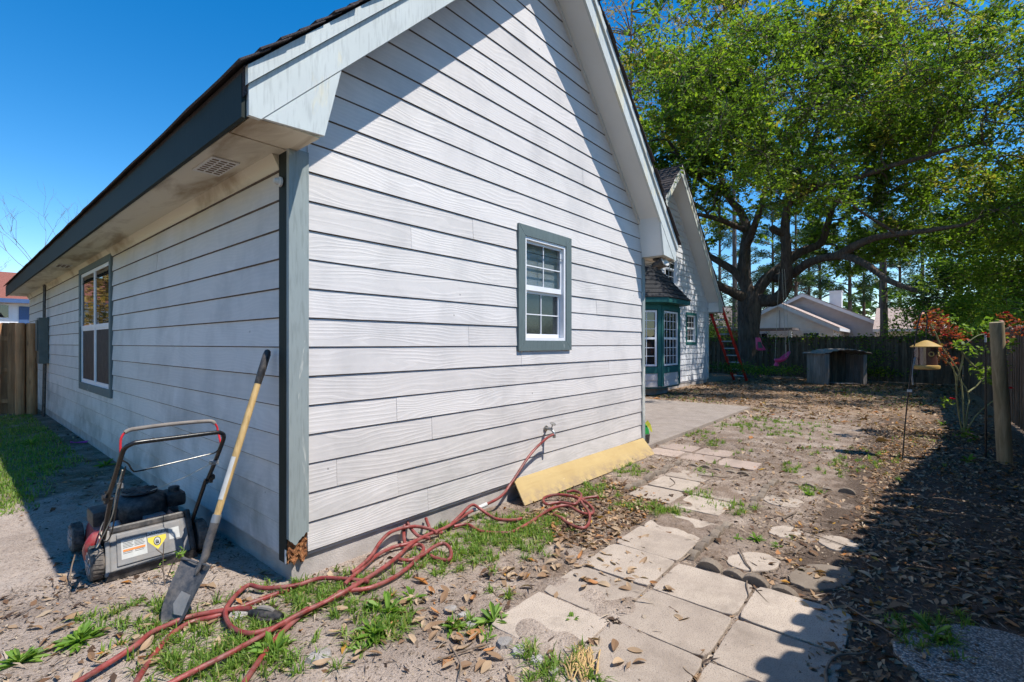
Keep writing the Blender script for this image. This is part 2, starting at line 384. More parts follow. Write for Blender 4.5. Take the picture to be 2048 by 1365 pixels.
def rot():
    t = NT('rotten_wood'); o = t.coord(); n = t.noise(t.vm(o, (30, 30, 14)), 1.0, 6, 0.7, 1.0)
    col = t.ramp(n, [(0.3, (0.05, 0.018, 0.008)), (0.5, (0.28, 0.11, 0.04)), (0.7, (0.42, 0.22, 0.09))])
    return t.fin(col, 0.95, t.bump(n, 1.0, 0.02))
MT['rot'] = rot()
def bark(name, a, b):
    t = NT(name); o = t.coord(); v = t.vm(o, (9, 9, 2.2)); n = t.noise(v, 1.0, 6, 0.7, 0.6); w = t.vor(t.vm(o, (13, 13, 3)), 1.0)
    h = t.math('ADD', n, t.math('MULTIPLY', w, 0.7)); col = t.ramp(n, [(0.3, a), (0.65, b)])
    lich = t.ramp(t.noise(o, 1.3, 5), [(0.5, 0.0), (0.7, 1.0)]); col = t.mix(t.math('MULTIPLY', lich, 0.35), col, (0.17, 0.16, 0.13))
    return t.fin(col, 0.95, t.bump(h, 1.0, 0.05), spec=0.1)
MT['bark'] = bark('oak_bark', (0.05, 0.038, 0.032), (0.17, 0.13, 0.105))
MT['twigbark'] = bark('pale_bark', (0.10, 0.08, 0.075), (0.22, 0.18, 0.16))
MT['leaf_oak'] = leaf_mat('oak_leaf', [(0.0, (0.028, 0.045, 0.009)), (0.35, (0.07, 0.12, 0.014)), (0.7, (0.145, 0.235, 0.022)), (0.93, (0.215, 0.305, 0.03)), (0.97, (0.24, 0.31, 0.035)), (1.0, (0.30, 0.27, 0.05))], 0.5)
MT['leaf_bright'] = leaf_mat('bright_leaf', [(0.0, (0.06, 0.11, 0.014)), (0.5, (0.13, 0.22, 0.026)), (1.0, (0.22, 0.29, 0.04))], 0.5)
MT['leaf_dark'] = leaf_mat('dark_leaf', [(0.0, (0.02, 0.045, 0.010)), (0.5, (0.05, 0.10, 0.02)), (1.0, (0.10, 0.165, 0.03))], 0.42)
MT['leaf_brown'] = leaf_mat('budding_leaf', [(0.0, (0.17, 0.115, 0.085)), (0.55, (0.27, 0.20, 0.13)), (0.8, (0.26, 0.25, 0.06)), (1.0, (0.17, 0.21, 0.04))], 0.35)
MT['leaf_gold'] = leaf_mat('golden_leaf', [(0.0, (0.22, 0.13, 0.03)), (0.6, (0.38, 0.25, 0.06)), (1.0, (0.22, 0.22, 0.05))], 0.35)
MT['needle'] = leaf_mat('pine_needle', [(0.0, (0.02, 0.05, 0.022)), (0.6, (0.045, 0.09, 0.03)), (1.0, (0.08, 0.13, 0.04))], 0.3)
MT['leaf_red'] = leaf_mat('red_young_leaf', [(0.0, (0.10, 0.03, 0.025)), (0.4, (0.30, 0.045, 0.03)), (0.7, (0.45, 0.12, 0.04)), (1.0, (0.10, 0.15, 0.03))], 0.35)
MT['petal'] = simple('red_petal', (0.55, 0.01, 0.03), 0.6, 0.2, 20, 0.1, 40)
MT['cane'] = simple('green_cane', (0.20, 0.20, 0.085), 0.6, 0.3, 9, 0.1, 60)
MT['grass'] = leaf_mat('grass_blade', [(0.0, (0.075, 0.125, 0.022)), (0.55, (0.15, 0.26, 0.036)), (0.85, (0.24, 0.33, 0.06)), (1.0, (0.38, 0.32, 0.14))], 0.4, 0.5, 0.35)
MT['slot'] = simple('shadowed_slot', (0.16, 0.11, 0.07), 0.8)
MT['weed'] = leaf_mat('weed_leaf', [(0.0, (0.08, 0.15, 0.02)), (0.6, (0.15, 0.28, 0.035)), (1.0, (0.24, 0.35, 0.06))], 0.38, 0.5, 0.35)
MT['litter'] = leaf_mat('dry_leaf', [(0.0, (0.045, 0.028, 0.020)), (0.35, (0.16, 0.085, 0.045)), (0.6, (0.30, 0.19, 0.11)), (0.85, (0.44, 0.33, 0.22)), (0.95, (0.38, 0.14, 0.03)), (1.0, (0.45, 0.28, 0.05))], 0.15, 0.6, 0.3, 1.2)
MT['straw'] = leaf_mat('dry_twig', [(0.0, (0.05, 0.035, 0.028)), (0.5, (0.17, 0.12, 0.085)), (1.0, (0.40, 0.32, 0.24))], 0.0, 0.8, 0.2)
MT['twig'] = simple('grey_twig', (0.16, 0.12, 0.09), 0.85, 0.35, 12, 0.4, 90)
def paver(name, a, b):
    t = NT(name); o = t.coord(); r = t.rand()
    off = t.comb(t.math('MULTIPLY', r, 31.0), t.math('MULTIPLY', r, 13.0), 0.0)
    ov = t.new('ShaderNodeVectorMath', operation='ADD'); t.l.new(o, ov.inputs[0]); t.l.new(off, ov.inputs[1]); o = ov.outputs[0]
    n = t.noise(o, 5, 6, 0.65); g = t.noise(o, 150, 3, 0.7)
    col = t.mix(t.ramp(n, [(0.3, 0.0), (0.7, 1.0)]), a, b); col = t.mix(1.0, col, t.mix(r, (0.82, 0.80, 0.79), (1.10, 1.09, 1.08)), 'MULTIPLY')
    col = t.mix(t.math('MULTIPLY', t.ramp(g, [(0.30, 1.0), (0.48, 0.0)]), 0.85), col, (0.10, 0.08, 0.07))
    d = t.ramp(t.noise(o, 3.2, 6, 0.72), [(0.48, 0.0), (0.68, 1.0)]); col = t.mix(t.math('MULTIPLY', d, 0.62), col, (0.20, 0.16, 0.13))
    return t.fin(col, 0.92, t.bump(g, 0.7, 0.005, t.bump(n, 0.3, 0.02)), spec=0.2)
MT['paver'] = paver('sandy_concrete_paver', (0.455, 0.385, 0.32), (0.365, 0.305, 0.255))
MT['paver_pink'] = paver('pinkish_concrete_paver', (0.46, 0.36, 0.30), (0.37, 0.29, 0.245))
def aggregate():
    t = NT('exposed_aggregate'); o = t.coord(); c = t.vor(o, 105, out='Color'); d = t.vor(o, 105); g = t.sep(c)[0]
    col = t.ramp(g, [(0.0, (0.14, 0.13, 0.12)), (0.35, (0.30, 0.275, 0.25)), (0.7, (0.42, 0.39, 0.355)), (1.0, (0.52, 0.48, 0.43))])
    col = t.mix(t.ramp(d, [(0.35, 0.0), (0.75, 0.9)]), col, (0.12, 0.105, 0.095)); dirt = t.ramp(t.noise(o, 4, 5, .7), [(0.5, 0.0), (0.7, 0.6)])
    return t.fin(t.mix(dirt, col, (0.20, 0.16, 0.13)), 0.9, t.bump(t.math('MULTIPLY', d, -1.0), 0.8, 0.01))
MT['aggregate'] = aggregate()
MT['_unused'] = paver('exposed_aggregate', (0.36, 0.34, 0.32), (0.22, 0.21, 0.20))
MT['edging'] = paver('mossy_grey_edging', (0.27, 0.225, 0.18), (0.17, 0.135, 0.105))
MT['patio'] = paver('patio_concrete', (0.34, 0.29, 0.25), (0.26, 0.22, 0.19))
MT['stone'] = paver('pale_stone', (0.40, 0.38, 0.36), (0.27, 0.255, 0.24))
# ================================================================== ground
def ground_mat():
    t = NT('sandy_soil'); o = t.coord(); x, y, z = t.sep(o)
    n1 = t.noise(o, 0.55, 6, 0.6); n2 = t.noise(o, 3.2, 6, 0.65); n3 = t.noise(o, 22, 5, 0.65); n4 = t.noise(o, 130, 3, 0.7)
    sand = t.mix(t.ramp(n2, [(0.3, 0.0), (0.7, 1.0)]), (0.50, 0.41, 0.345), (0.37, 0.29, 0.235))
    dirt = t.mix(n3, (0.085, 0.058, 0.045), (0.17, 0.12, 0.09))
    # dark leaf mould: garden bed under the fence, and the ground below the oak
    bed = t.math('SUBTRACT', -2.30, y); bed = t.math('ADD', bed, t.math('MULTIPLY', t.math('SUBTRACT', n2, 0.5), 0.9))
    bedm = t.ramp(t.math('MULTIPLY_ADD', bed, 1.6), [(0.35, 0.0), (0.62, 1.0)])
    far = t.math('ADD', t.math('MULTIPLY', t.math('SUBTRACT', x, 9.0), 0.25), t.math('MULTIPLY', t.math('SUBTRACT', n2, 0.5), 1.6))
    farm = t.ramp(far, [(0.2, 0.0), (0.75, 1.0)])
    patch = t.ramp(n1, [(0.50, 0.0), (0.64, 0.6)])
    mid = t.ramp(t.math('ADD', t.math('MULTIPLY', t.math('SUBTRACT', x, 0.6), 0.9), t.math('MULTIPLY', t.math('SUBTRACT', n2, 0.5), 2.5)), [(0.1, 0.0), (0.9, 0.8)])
    c = t.mix(patch, sand, dirt); c = t.mix(t.math('MULTIPLY', mid, t.ramp(n2, [(0.35, 0.2), (0.6, 1.0)])), c, (0.185, 0.128, 0.09))
    c = t.mix(bedm, c, t.mix(n3, (0.06, 0.045, 0.036), (0.15, 0.105, 0.078)))
    c = t.mix(farm, c, t.mix(t.ramp(n3, [(0.35, 0.0), (0.65, 1.0)]), (0.20, 0.12, 0.075), (0.36, 0.26, 0.18)))
    moss = t.math('MULTIPLY', t.ramp(t.math('ADD', t.math('MULTIPLY', t.math('SUBTRACT', y, 2.9), 0.6), t.math('MULTIPLY', t.math('SUBTRACT', n2, 0.5), 1.8)), [(0.1, 0.0), (0.6, 1.0)]), t.ramp(x, [(0.2, 1.0), (0.6, 0.0)]))
    c = t.mix(t.math('MULTIPLY', moss, t.ramp(n2, [(0.35, 0.35), (0.6, 0.9)])), c, t.mix(n3, (0.07, 0.085, 0.03), (0.19, 0.155, 0.10)))
    n5 = t.noise(o, 55, 5, 0.7); c = t.mix(t.math('MULTIPLY', t.ramp(n5, [(0.33, 1.0), (0.47, 0.0)]), 0.7), c, (0.075, 0.052, 0.04)); c = t.mix(t.math('MULTIPLY', t.ramp(n5, [(0.57, 0.0), (0.7, 1.0)]), 0.3), c, (0.50, 0.42, 0.35))
    c = t.mix(t.math('MULTIPLY', t.ramp(n4, [(0.30, 1.0), (0.45, 0.0)]), 0.65), c, (0.05, 0.038, 0.03))
    c = t.mix(t.math('MULTIPLY', t.ramp(n4, [(0.60, 0.0), (0.72, 1.0)]), 0.35), c, (0.55, 0.48, 0.41))
    h = t.math('ADD', t.math('MULTIPLY', n3, 0.8), t.math('ADD', t.math('MULTIPLY', n5, 0.5), t.math('MULTIPLY', n4, 0.3)))
    return t.fin(c, 0.95, t.bump(h, 1.0, 0.026), spec=0.15)
MT['ground'] = ground_mat()
def axis(lo, hi, step, far):
    a = list(np.arange(lo, hi+1e-6, step)); s = step
    while a[-1] < far: s *= 1.35; a.append(a[-1]+s)
    s = step
    while a[0] > -far: s *= 1.35; a.insert(0, a[0]-s)
    return np.array(a)
gx = axis(-3.5, 11, 0.05, 420); gy = axis(-4.5, 4.5, 0.05, 420)
def smooth_noise(X, Y, seed, freqs):
    r = np.random.default_rng(seed); Z = np.zeros_like(X)
    for f, a in freqs:
        for _ in range(5):
            th = r.uniform(0, 6.28); ph = r.uniform(0, 6.28)
            Z += a/5*np.sin((X*np.cos(th)+Y*np.sin(th))*f+ph)
    return Z
def ground_z(X, Y):
    X = np.asarray(X, float); Y = np.asarray(Y, float)
    Z = smooth_noise(X, Y, 3, [(1.3, 0.02), (5.0, 0.014), (13.0, 0.010), (31, 0.006)])
    near = np.exp(-np.maximum(0, np.hypot(X-4, Y)-14)**2/60.0)
    Z = Z*near-0.012
    core = np.clip((np.minimum.reduce([X-.62, 2.2-X, Y+2.6, -1.22-Y]))/.12, 0, 1); Z = Z-core*.008; c2 = np.clip((np.minimum.reduce([X-2.95, 4.15-X, Y+1.15, -.8-Y]))/.1, 0, 1); Z = Z-c2*.008; c3 = np.clip((np.minimum.reduce([X-4.6, 5.55-X, Y+1.5, -.1-Y]))/.08, 0, 1); Z = Z-c3*.012
    pat = (X > 4.75) & (X < 10.4) & (Y > -0.12) & (Y < 2.6)
    hs = (X > -0.05) & (X < 4.95) & (Y > -0.02) & (Y < 14)
    Z = np.where(pat | hs, np.minimum(Z, -0.01), Z)
    return Z
def gz(x, y): return float(ground_z(x, y))
XX, YY = np.meshgrid(gx, gy, indexing='ij'); ZZ = ground_z(XX, YY)
V = np.stack([XX, YY, ZZ], -1).reshape(-1, 3); ny = len(gy)
ii, jj = np.meshgrid(np.arange(len(gx)-1), np.arange(ny-1), indexing='ij'); b0 = (ii*ny+jj).ravel()
F = np.stack([b0, b0+ny, b0+ny+1, b0+1], -1)
tag(np_mesh('ground', V, F, MT['ground'], smooth=True), kind='structure')
# concrete patio slab
p = MB(); p.box(4.90, 10.2, -0.06, 2.42, -0.1, 0.045)
tag(p.build('patio', MT['patio'], bevel=0.008), kind='structure')

# ================================================================== the house
W = 4.86; L = 13.55; RX = W/2; Z0 = 0.149; DZ = 0.181; SOF = 2.97; E = 0.36; OV = 0.30; ZE = 2.60
house = thing('house', (0, 0, 0), 'white lap-sided house with steep gable, faded teal trim and dark shingle roof', 'house')
def clip(poly, a, b, c):            # keep a*u+b*z<=c
    out = []
    for i in range(len(poly)):
        p, q = poly[i], poly[(i+1) % len(poly)]; dp = a*p[0]+b*p[1]-c; dq = a*q[0]+b*q[1]-c
        if dp <= 0: out.append(p)
        if (dp < 0 < dq) or (dq < 0 < dp):
            k = dp/(dp-dq); out.append((p[0]+k*(q[0]-p[0]), p[1]+k*(q[1]-p[1])))
    return out
def lap_board(parent, poly, zb, fn, mat, name='siding_board', tb=0.0155, tt=0.005, wob=0.0015):
    """poly in wall coordinates (u,z); thickness runs from tb at the bottom edge to tt at the top."""
    k = (tb-tt)/0.2; j = random.uniform(-wob, wob); lip = 0.007
    th = lambda z: tb-(z-zb)*k+j
    if name != 'siding_board':
        m = MB(); m.prism(poly, lambda p, s: fn(p[0], p[1], 0.0015 if s == 0 else th(p[1]))); return m.build(name, mat, parent)
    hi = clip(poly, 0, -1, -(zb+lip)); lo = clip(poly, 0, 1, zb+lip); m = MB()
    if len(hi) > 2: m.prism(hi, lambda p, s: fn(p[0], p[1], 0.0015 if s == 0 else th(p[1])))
    if len(lo) > 2 and max(p[1] for p in lo)-min(p[1] for p in lo) > .002:      # bare lower arris, turned under, with the lap shadow put into its brown
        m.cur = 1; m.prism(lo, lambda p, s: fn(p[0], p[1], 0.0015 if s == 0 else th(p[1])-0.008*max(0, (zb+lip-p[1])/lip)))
    return m.build(name, [mat, MT['shaded_lap_edge']], parent)
def rows_with_opening(u0, u1, zlo, zhi, rects):
    """split a row around window openings; notched polygons where only part of the row is cut"""
    segs = [[(u0, zlo), (u1, zlo), (u1, zhi), (u0, zhi)]]
    for (a, b, c, d) in rects:
        out = []
        for s in segs:
            x0, x1 = min(p[0] for p in s), max(p[0] for p in s)
            if x1 <= a or x0 >= b or zhi <= c or zlo >= d: out.append(s); continue
            if zlo >= c and zhi <= d:
                if a-x0 > 0.01: out.append([(x0, zlo), (a, zlo), (a, zhi), (x0, zhi)])
                if x1-b > 0.01: out.append([(b, zlo), (x1, zlo), (x1, zhi), (b, zhi)])
            elif zlo < c:   # notch in the top
                out.append([(x0, zlo), (x1, zlo), (x1, zhi), (b, zhi), (b, c), (a, c), (a, zhi), (x0, zhi)])
            else:           # notch in the bottom
                out.append([(x0, zlo), (a, zlo), (a, d), (b, d), (b, zlo), (x1, zlo), (x1, zhi), (x0, zhi)])
        segs = out
    return segs
gable_fn = lambda u, z, o: (u, -o, z)
side_fn = lambda u, z, o: (-o, u, z)
# wall bodies: hollow shell, with window openings left dark behind the glass
gw = MB()
WX0, WX1, WZ0, WZ1 = 2.236, 2.934, 1.472, 2.476          # gable window opening
gpoly = [(0, 0.13), (W, 0.13), (W, SOF), (RX, SOF+RX), (0, SOF)]
def shell(mb, poly, holes, fn, t=0.12):
    # holes cut by splitting the polygon into vertical strips
    us = sorted(set([p[0] for p in poly]+[h for r in holes for h in r[:2]]))
    for a, b in zip(us[:-1], us[1:]):
        s = clip(clip(poly, -1, 0, -a), 1, 0, b)
        pieces = [s]
        for (h0, h1, z0, z1) in holes:
            if h0 <= a+1e-6 and h1 >= b-1e-6:
                pieces = [q for pc in pieces for q in (clip(pc, 0, 1, z0), clip(pc, 0, -1, -z1)) if len(q) > 2]
        for q in pieces:
            if len(q) > 2: mb.prism(q, lambda p, sd: fn(p[0], p[1], 0 if sd == 0 else -t))
shell(gw, gpoly, [(WX0, WX1, WZ0, WZ1)], gable_fn)
gable_wall = gw.build('gable_wall', MT['siding'], house)
SW = (4.74, 6.68, 0.87, 2.47)                             # side window opening (y0,y1,z0,z1)
swm = MB(); shell(swm, [(0.13, 0.13), (L, 0.13), (L, ZE+0.3), (0.13, ZE+0.3)], [SW], side_fn)
side_wall = swm.build('side_wall', MT['siding_side'], house)
bw = MB(); bw.prism(gpoly, lambda p, s: (p[0], L if s == 0 else L-0.12, p[1])); bw.box(W-0.12, W, 0.13, L-0.13, 0.13, ZE+0.3); bw.build('rear_wall', MT['siding'], house)
fl = MB(); fl.box(0.13, W-0.13, 0.13, L-0.13, 0.1, 0.128); fl.box(0.13, W-0.13, 0.13, L-0.13, 2.7, 2.73); fl.build('inner_floor', MT['nwall2'], house)
fo = MB(); fo.box(0.018, W-0.018, 0.018, L-0.018, -0.25, 0.128); fo.build('foundation', MT['concrete'], house)
# gable boards
k = 0
while True:
    zb = Z0+DZ*k; zt = zb+DZ+0.018
    if zb > SOF+RX-0.05: break
    u0, u1 = 0.104, W-0.06
    if zb > 2.7: u0, u1 = 0.0, W
    joints = [u0]
    rj = random.Random(k*5+1)
    nj = 1 if k in (2, 3, 1, 4, 5, 6, 7, 9, 12, 13) else (1 if rj.random() < 0.4 else 0)
    fixed = {0: [1.06], 1: [0.78], 2: [0.30], 3: [1.10, ], 4: [0.77], 5: [3.9], 6: [2.20], 7: [1.5], 9: [3.6], 11: [0.9], 12: [1.55, 3.05], 13: [3.95], 15: [2.1], 17: [3.3]}
    for f in fixed.get(k, []): joints.append(f)
    joints.append(u1)
    for a, b in zip(joints[:-1], joints[1:]):
        for seg in rows_with_opening(a+0.001, b-0.001, zb, zt, [(WX0-0.04, WX1+0.04, WZ0-0.04, WZ1+0.04)]):
            if zt > SOF:
                seg = clip(seg, -1, 1, SOF-0.02); seg = clip(seg, 1, 1, SOF+W-0.02)
                if len(seg) < 3: continue
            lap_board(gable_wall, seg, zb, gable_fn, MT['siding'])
    k += 1
# side boards
for k in range(14):
    zb = Z0+DZ*k; zt = min(zb+DZ+0.018, ZE+0.01)
    if zb > ZE-0.02: break
    rj = random.Random(k*7+3); js = [0.104]; u = rj.uniform(2.2, 4.2) if k % 3 else 3.66
    while u < L-0.6:
        if not (SW[0]-0.2 < u < SW[1]+0.2 and SW[2]-0.2 < zb+0.1 < SW[3]+0.1): js.append(u)
        u += 3.66
    js.append(L-0.05)
    for a, b in zip(js[:-1], js[1:]):
        for seg in rows_with_opening(a+0.001, b-0.001, zb, zt, [(SW[0]-0.04, SW[1]+0.04, SW[2]-0.04, SW[3]+0.04)]):
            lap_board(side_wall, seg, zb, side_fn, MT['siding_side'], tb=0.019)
# corner boards
def jag(x0, x1, z):
    n = 12; r = random.Random(4)
    return [(x0+(x1-x0)*i/n, z+r.uniform(-0.012, 0.012)+0.028*math.sin(i*.45+2.6)) for i in range(n+1)]
cb = MB(); low = jag(-0.021, 0.102, 0.262)
cb.prism(low+[(0.102, 2.615), (-0.021, 2.615)], lambda p, s: (p[0], -0.031 if s == 0 else 0.0, p[1]))
corner_front = cb.build('corner_board', MT['teal_worn'], house); corner_front['label'] = 'faded teal corner board with peeling paint and a rotten foot'
rm = MB()
r_ = random.Random(2); nx_, nz_ = 9, 12
gv = []
for i in range(nz_+1):
    for j in range(nx_+1):
        gv.append((-0.019+0.118*j/nx_+r_.uniform(-.004, .004), -0.006-r_.uniform(0, .017)*(1 if 0 < j < nx_ else .5), 0.118+0.02*math.sin(j*1.7)+(0.175)*i/nz_))
rm.add(gv, [(i*(nx_+1)+j, i*(nx_+1)+j+1, (i+1)*(nx_+1)+j+1, (i+1)*(nx_+1)+j) for i in range(nz_) for j in range(nx_)])

ro = rm.build('rotten_wood', MT['rot'], corner_front); ro['label'] = 'crumbling brown rotten wood at the foot of the corner board'
cb = MB(); cb.box(-0.0205, 0.0, 0.0005, 0.102, 0.115, 2.60); cb.build('corner_board', MT['teal_dark'], house)
cb = MB(); cb.box(-0.024, -0.0215, 0.002, 0.020, 0.117, 0.20); cb.build('paint_chip', MT['white'], corner_front)
cb = MB(); cb.box(W-0.062, W+0.02, -0.028, 0.0, 0.115, 2.60); cb.build('corner_board', MT['teal_worn'], house)
cb = MB(); cb.box(W-0.02, W+0.024, 0.0, 0.09, 0.115, 2.60); cb.build('corner_board', MT['teal_dark'], house)
# ---- windows
def window(parent_name, fn, rect, casing, cw, cols, rows, mull, mats, name='window', screen=True, pane=None, depth=0.07, inner=0.03, offs=(-0.018, -0.048)):
    u0, u1, z0, z1 = rect
    def bx(mb, a, b, c, d, o0, o1):
        vs = [fn(u, z, o) for o in (o0, o1) for (u, z) in ((a, c), (b, c), (b, d), (a, d))]
        mb.add(vs, [(0,1,2,3),(7,6,5,4),(0,4,5,1),(1,5,6,2),(2,6,7,3),(3,7,4,0)])
    w = MB(); 
    for (a, b, c, d) in ((u0, u0+inner, z0, z1), (u1-inner, u1, z0, z1), (u0+inner, u1-inner, z0, z0+inner), (u0+inner, u1-inner, z1-inner, z1)): bx(w, a, b, c, d, -depth, 0.022 if depth > .05 else .016)
    win = w.build(name, mats['frame'], house if parent_name is None else parent_name)
    # mitred casing, four pieces
    o = cw; quads = [[(u0-o, z1+o), (u1+o, z1+o), (u1, z1), (u0, z1)], [(u0-o, z0-o), (u0, z0), (u1, z0), (u1+o, z0-o)],
                     [(u0-o, z0-o), (u0-o, z1+o), (u0, z1), (u0, z0)], [(u1, z0), (u1, z1), (u1+o, z1+o), (u1+o, z0-o)]]
    for q in quads:
        cx_ = sum(p[0] for p in q)/4; cz_ = sum(p[1] for p in q)/4
        q = [(p[0]+(cx_-p[0])*0.004, p[1]+(cz_-p[1])*0.004) for p in q]
        m = MB(); m.prism(q, lambda p, s: fn(p[0], p[1], 0.001 if s == 0 else 0.034)); m.build('casing', mats['casing'], win)
    us = [u0+inner]
    for mm in mull: us.append(mm)
    us.append(u1-inner)
    zm = z0+(z1-z0)*0.49
    for i in range(len(us)-1):
        a = us[i]+(0.0 if i == 0 else 0.022); b = us[i+1]-(0.0 if i == len(us)-2 else 0.022)
        if i: m = MB(); bx(m, us[i]-0.022, us[i]+0.022, z0+inner, z1-inner, -depth+0.005, 0.0185 if depth < .05 else 0.012); m.build('mullion', mats['frame'], win)
        for top in (1, 0):
            c, d = (zm, z1-inner) if top else (z0+inner, zm)
            off = offs[0] if top else offs[1]
            s = MB(); sw_ = 0.026
            for (aa, bb, cc, dd) in ((a, a+sw_, c, d), (b-sw_, b, c, d), (a+sw_, b-sw_, c, c+(0.05 if top else sw_+0.01)), (a+sw_, b-sw_, d-sw_, d)): bx(s, aa, bb, cc, dd, off-0.012, off+0.012*min(1, depth/.07))
            s.build('sash', mats['frame'], win)
            pm = mats['top'] if top else mats['bottom']
            g = MB(); bx(g, a+sw_, b-sw_, c+sw_, d-sw_, off-0.006, off-0.002); g.build('pane', pm, win)
            if cols or rows:
                for ci in range(1, cols):
                    uu = a+sw_+(b-a-2*sw_)*ci/cols; q = MB(); bx(q, uu-0.005, uu+0.005, c+sw_, d-sw_, off-0.0015, off+0.006); q.build('muntin', mats['frame'], win)
                for ri in range(1, rows):
                    zz = c+sw_+(d-c-2*sw_)*ri/rows; q = MB(); bx(q, a+sw_, b-sw_, zz-0.005, zz+0.005, off-0.001, off+0.0075); q.build('muntin', mats['frame'], win)
            elif top: pass
    bk = MB(); bo = -0.08 if 'blind' in mats else -0.118; bx(bk, u0+.001, u1-.001, z0, z1, bo, bo+.006); bk.build('blind', mats.get('blind', MT['nwall2']), win)
    return win
MT['glass_mid'] = glass_mat('screened_glass', (0.022, 0.028, 0.03), 0.12, 0.72); MT['blind'] = simple('pale_blind', (0.46, 0.53, 0.54), 0.7, 0.1, 2, 0.2, 30)
wg = window(None, gable_fn, (WX0, WX1, WZ0, WZ1), None, 0.1, 2, 2, [], dict(frame=MT['vinyl'], casing=MT['teal'], top=MT['glass_pale'], bottom=MT['glass_mid'], blind=MT['blind']))
wg['label'] = 'small white double-hung window with grilles and teal casing in the gable wall'
ws = window(None, side_fn, SW, None, 0.1, 0, 0, [(SW[0]+SW[1])/2], dict(frame=MT['vinyl'], casing=MT['teal'], top=MT['glass'], bottom=MT['screen']), depth=.04, inner=.02, offs=(.010, .004))
ws['label'] = 'wide double window with dark lower screens in the shaded side wall'
# ---- roof
def rake_half(x_e, s, yy, parent, right):
    """trim of one gable slope; s=+1 left slope (z=SOF+x), mirrored for the right one"""
    mx = (lambda x: x) if not right else (lambda x: W-x)
    def pr(poly, y0, y1, name, mat):
        m = MB(); m.prism(poly, lambda p, sd: (mx(p[0]), y0 if sd == 0 else y1, p[1])); return m.build(name, mat, parent)
    band = lambda lo, hi, x0, x1: [(x0, lo+x0), (x1, lo+x1), (x1, hi+x1), (x0, hi+x0)]
    pr(clip(band(2.89, 3.105, -E, RX), 0, -1, -ZE+0.01), -OV-0.028, -OV, 'rake_board', MT['rake'])
    pr(band(3.108, 3.20, -E-0.012, RX), -OV-0.05, -OV-0.002, 'rake_moulding', MT['rake'])
    pr(band(2.95, 2.972, 0.13, RX), -OV-0.001, -0.002, 'rake_soffit', MT['soffit_white'])
    pr([(0.155, 3.05), (RX-0.0, 2.895+RX), (RX-0.0, 2.948+RX), (0.10, 3.048)], -0.034, -0.002, 'frieze_board', MT['frieze'])
    # boxed eave return
    ret = pr([(-E, ZE-0.005), (0.046, ZE+0.02), (0.15, 3.035), (-0.29, 2.597)], -OV-0.024, -OV+0.001, 'eave_return', MT['rake'])
    q = MB(); a = [(0.046, ZE+0.02), (0.15, 3.035)]
    vs = [(mx(x), y, z) for y in (-OV, -0.002) for (x, z) in ((0.040, ZE+0.022), (0.158, 3.112), (0.138, 3.092), (0.020, ZE+0.022))]
    q.add(vs, [(0,1,2,3),(7,6,5,4),(0,4,5,1),(1,5,6,2),(2,6,7,3),(3,7,4,0)]); q.build('return_side', MT['soffit_white'], ret)
    q = MB(); q.box(min(mx(-E+0.03), mx(0.03)), max(mx(-E+0.03), mx(0.03)), -OV, 0.0, ZE+0.006, ZE+0.020); q.build('return_bottom', MT['soffit'], ret)
rake_half(-E, 1, 0, house, False); rake_half(-E, 1, 0, house, True)
# eave soffit, fascia, bed moulding along the side wall
so_ = MB(); so_.box(-E+0.02, -0.001, 0.001, L+0.3, ZE, ZE+0.014); soff = so_.build('soffit', MT['soffit'], house)
for i, yy in enumerate((0.42, 6.6)):
    v = MB(); v.box(-0.285, -0.125, yy, yy+0.36, ZE-0.010, ZE-0.001); vent = v.build('soffit_vent', MT['frieze'], soff)
    v = MB()
    for r0 in range(3):
        for c0 in range(7):
            v.box(-0.27+r0*0.048, -0.235+r0*0.048, yy+0.03+c0*0.045, yy+0.048+c0*0.045, ZE-0.0125, ZE-0.0098)
    v.build('vent_slots', MT['slot'], soff)['kind'] = 'stuff'
fm = MB(); fm.prism([(-E-0.024, ZE-0.02), (-E, ZE-0.02), (-E, 2.80), (-E-0.024, 2.80)], lambda p, s: (p[0], -OV if s == 0 else L+0.32, p[1])); fm.build('fascia', MT['teal_dark'], house)
fm = MB(); fm.prism([(W+E+0.024, ZE-0.02), (W+E, ZE-0.02), (W+E, 2.80), (W+E+0.024, 2.80)], lambda p, s: (p[0], -OV if s == 0 else L+0.32, p[1])); fm.box(W, W+E, 0, L+.3, ZE, ZE+.014); fm.build('fascia', MT['rake'], house)
fm = MB(); fm.prism([(-0.03, ZE-0.001), (-0.062, ZE-0.001), (-0.03, ZE-0.06), (-0.02, ZE-0.085), (-0.017, ZE-0.085), (-0.017, ZE-0.001)], lambda p, s: (p[0], 0.104 if s == 0 else L, p[1])); fm.build('bed_moulding', MT['soffit'], house)
rf = MB()
for rt in (0, 1):
    mx = (lambda x: x) if not rt else (lambda x: W-x)
    rf.prism([(-E-0.02, 3.06-E-0.02), (RX-0.001*rt, 3.06+RX), (RX-0.001*rt, 3.212+RX), (-E-0.02, 3.212-E-0.02)], lambda p, s: (mx(p[0]), -OV-0.015 if s == 0 else L+0.33, p[1]))
roof = rf.build('roof', MT['roof'], house)
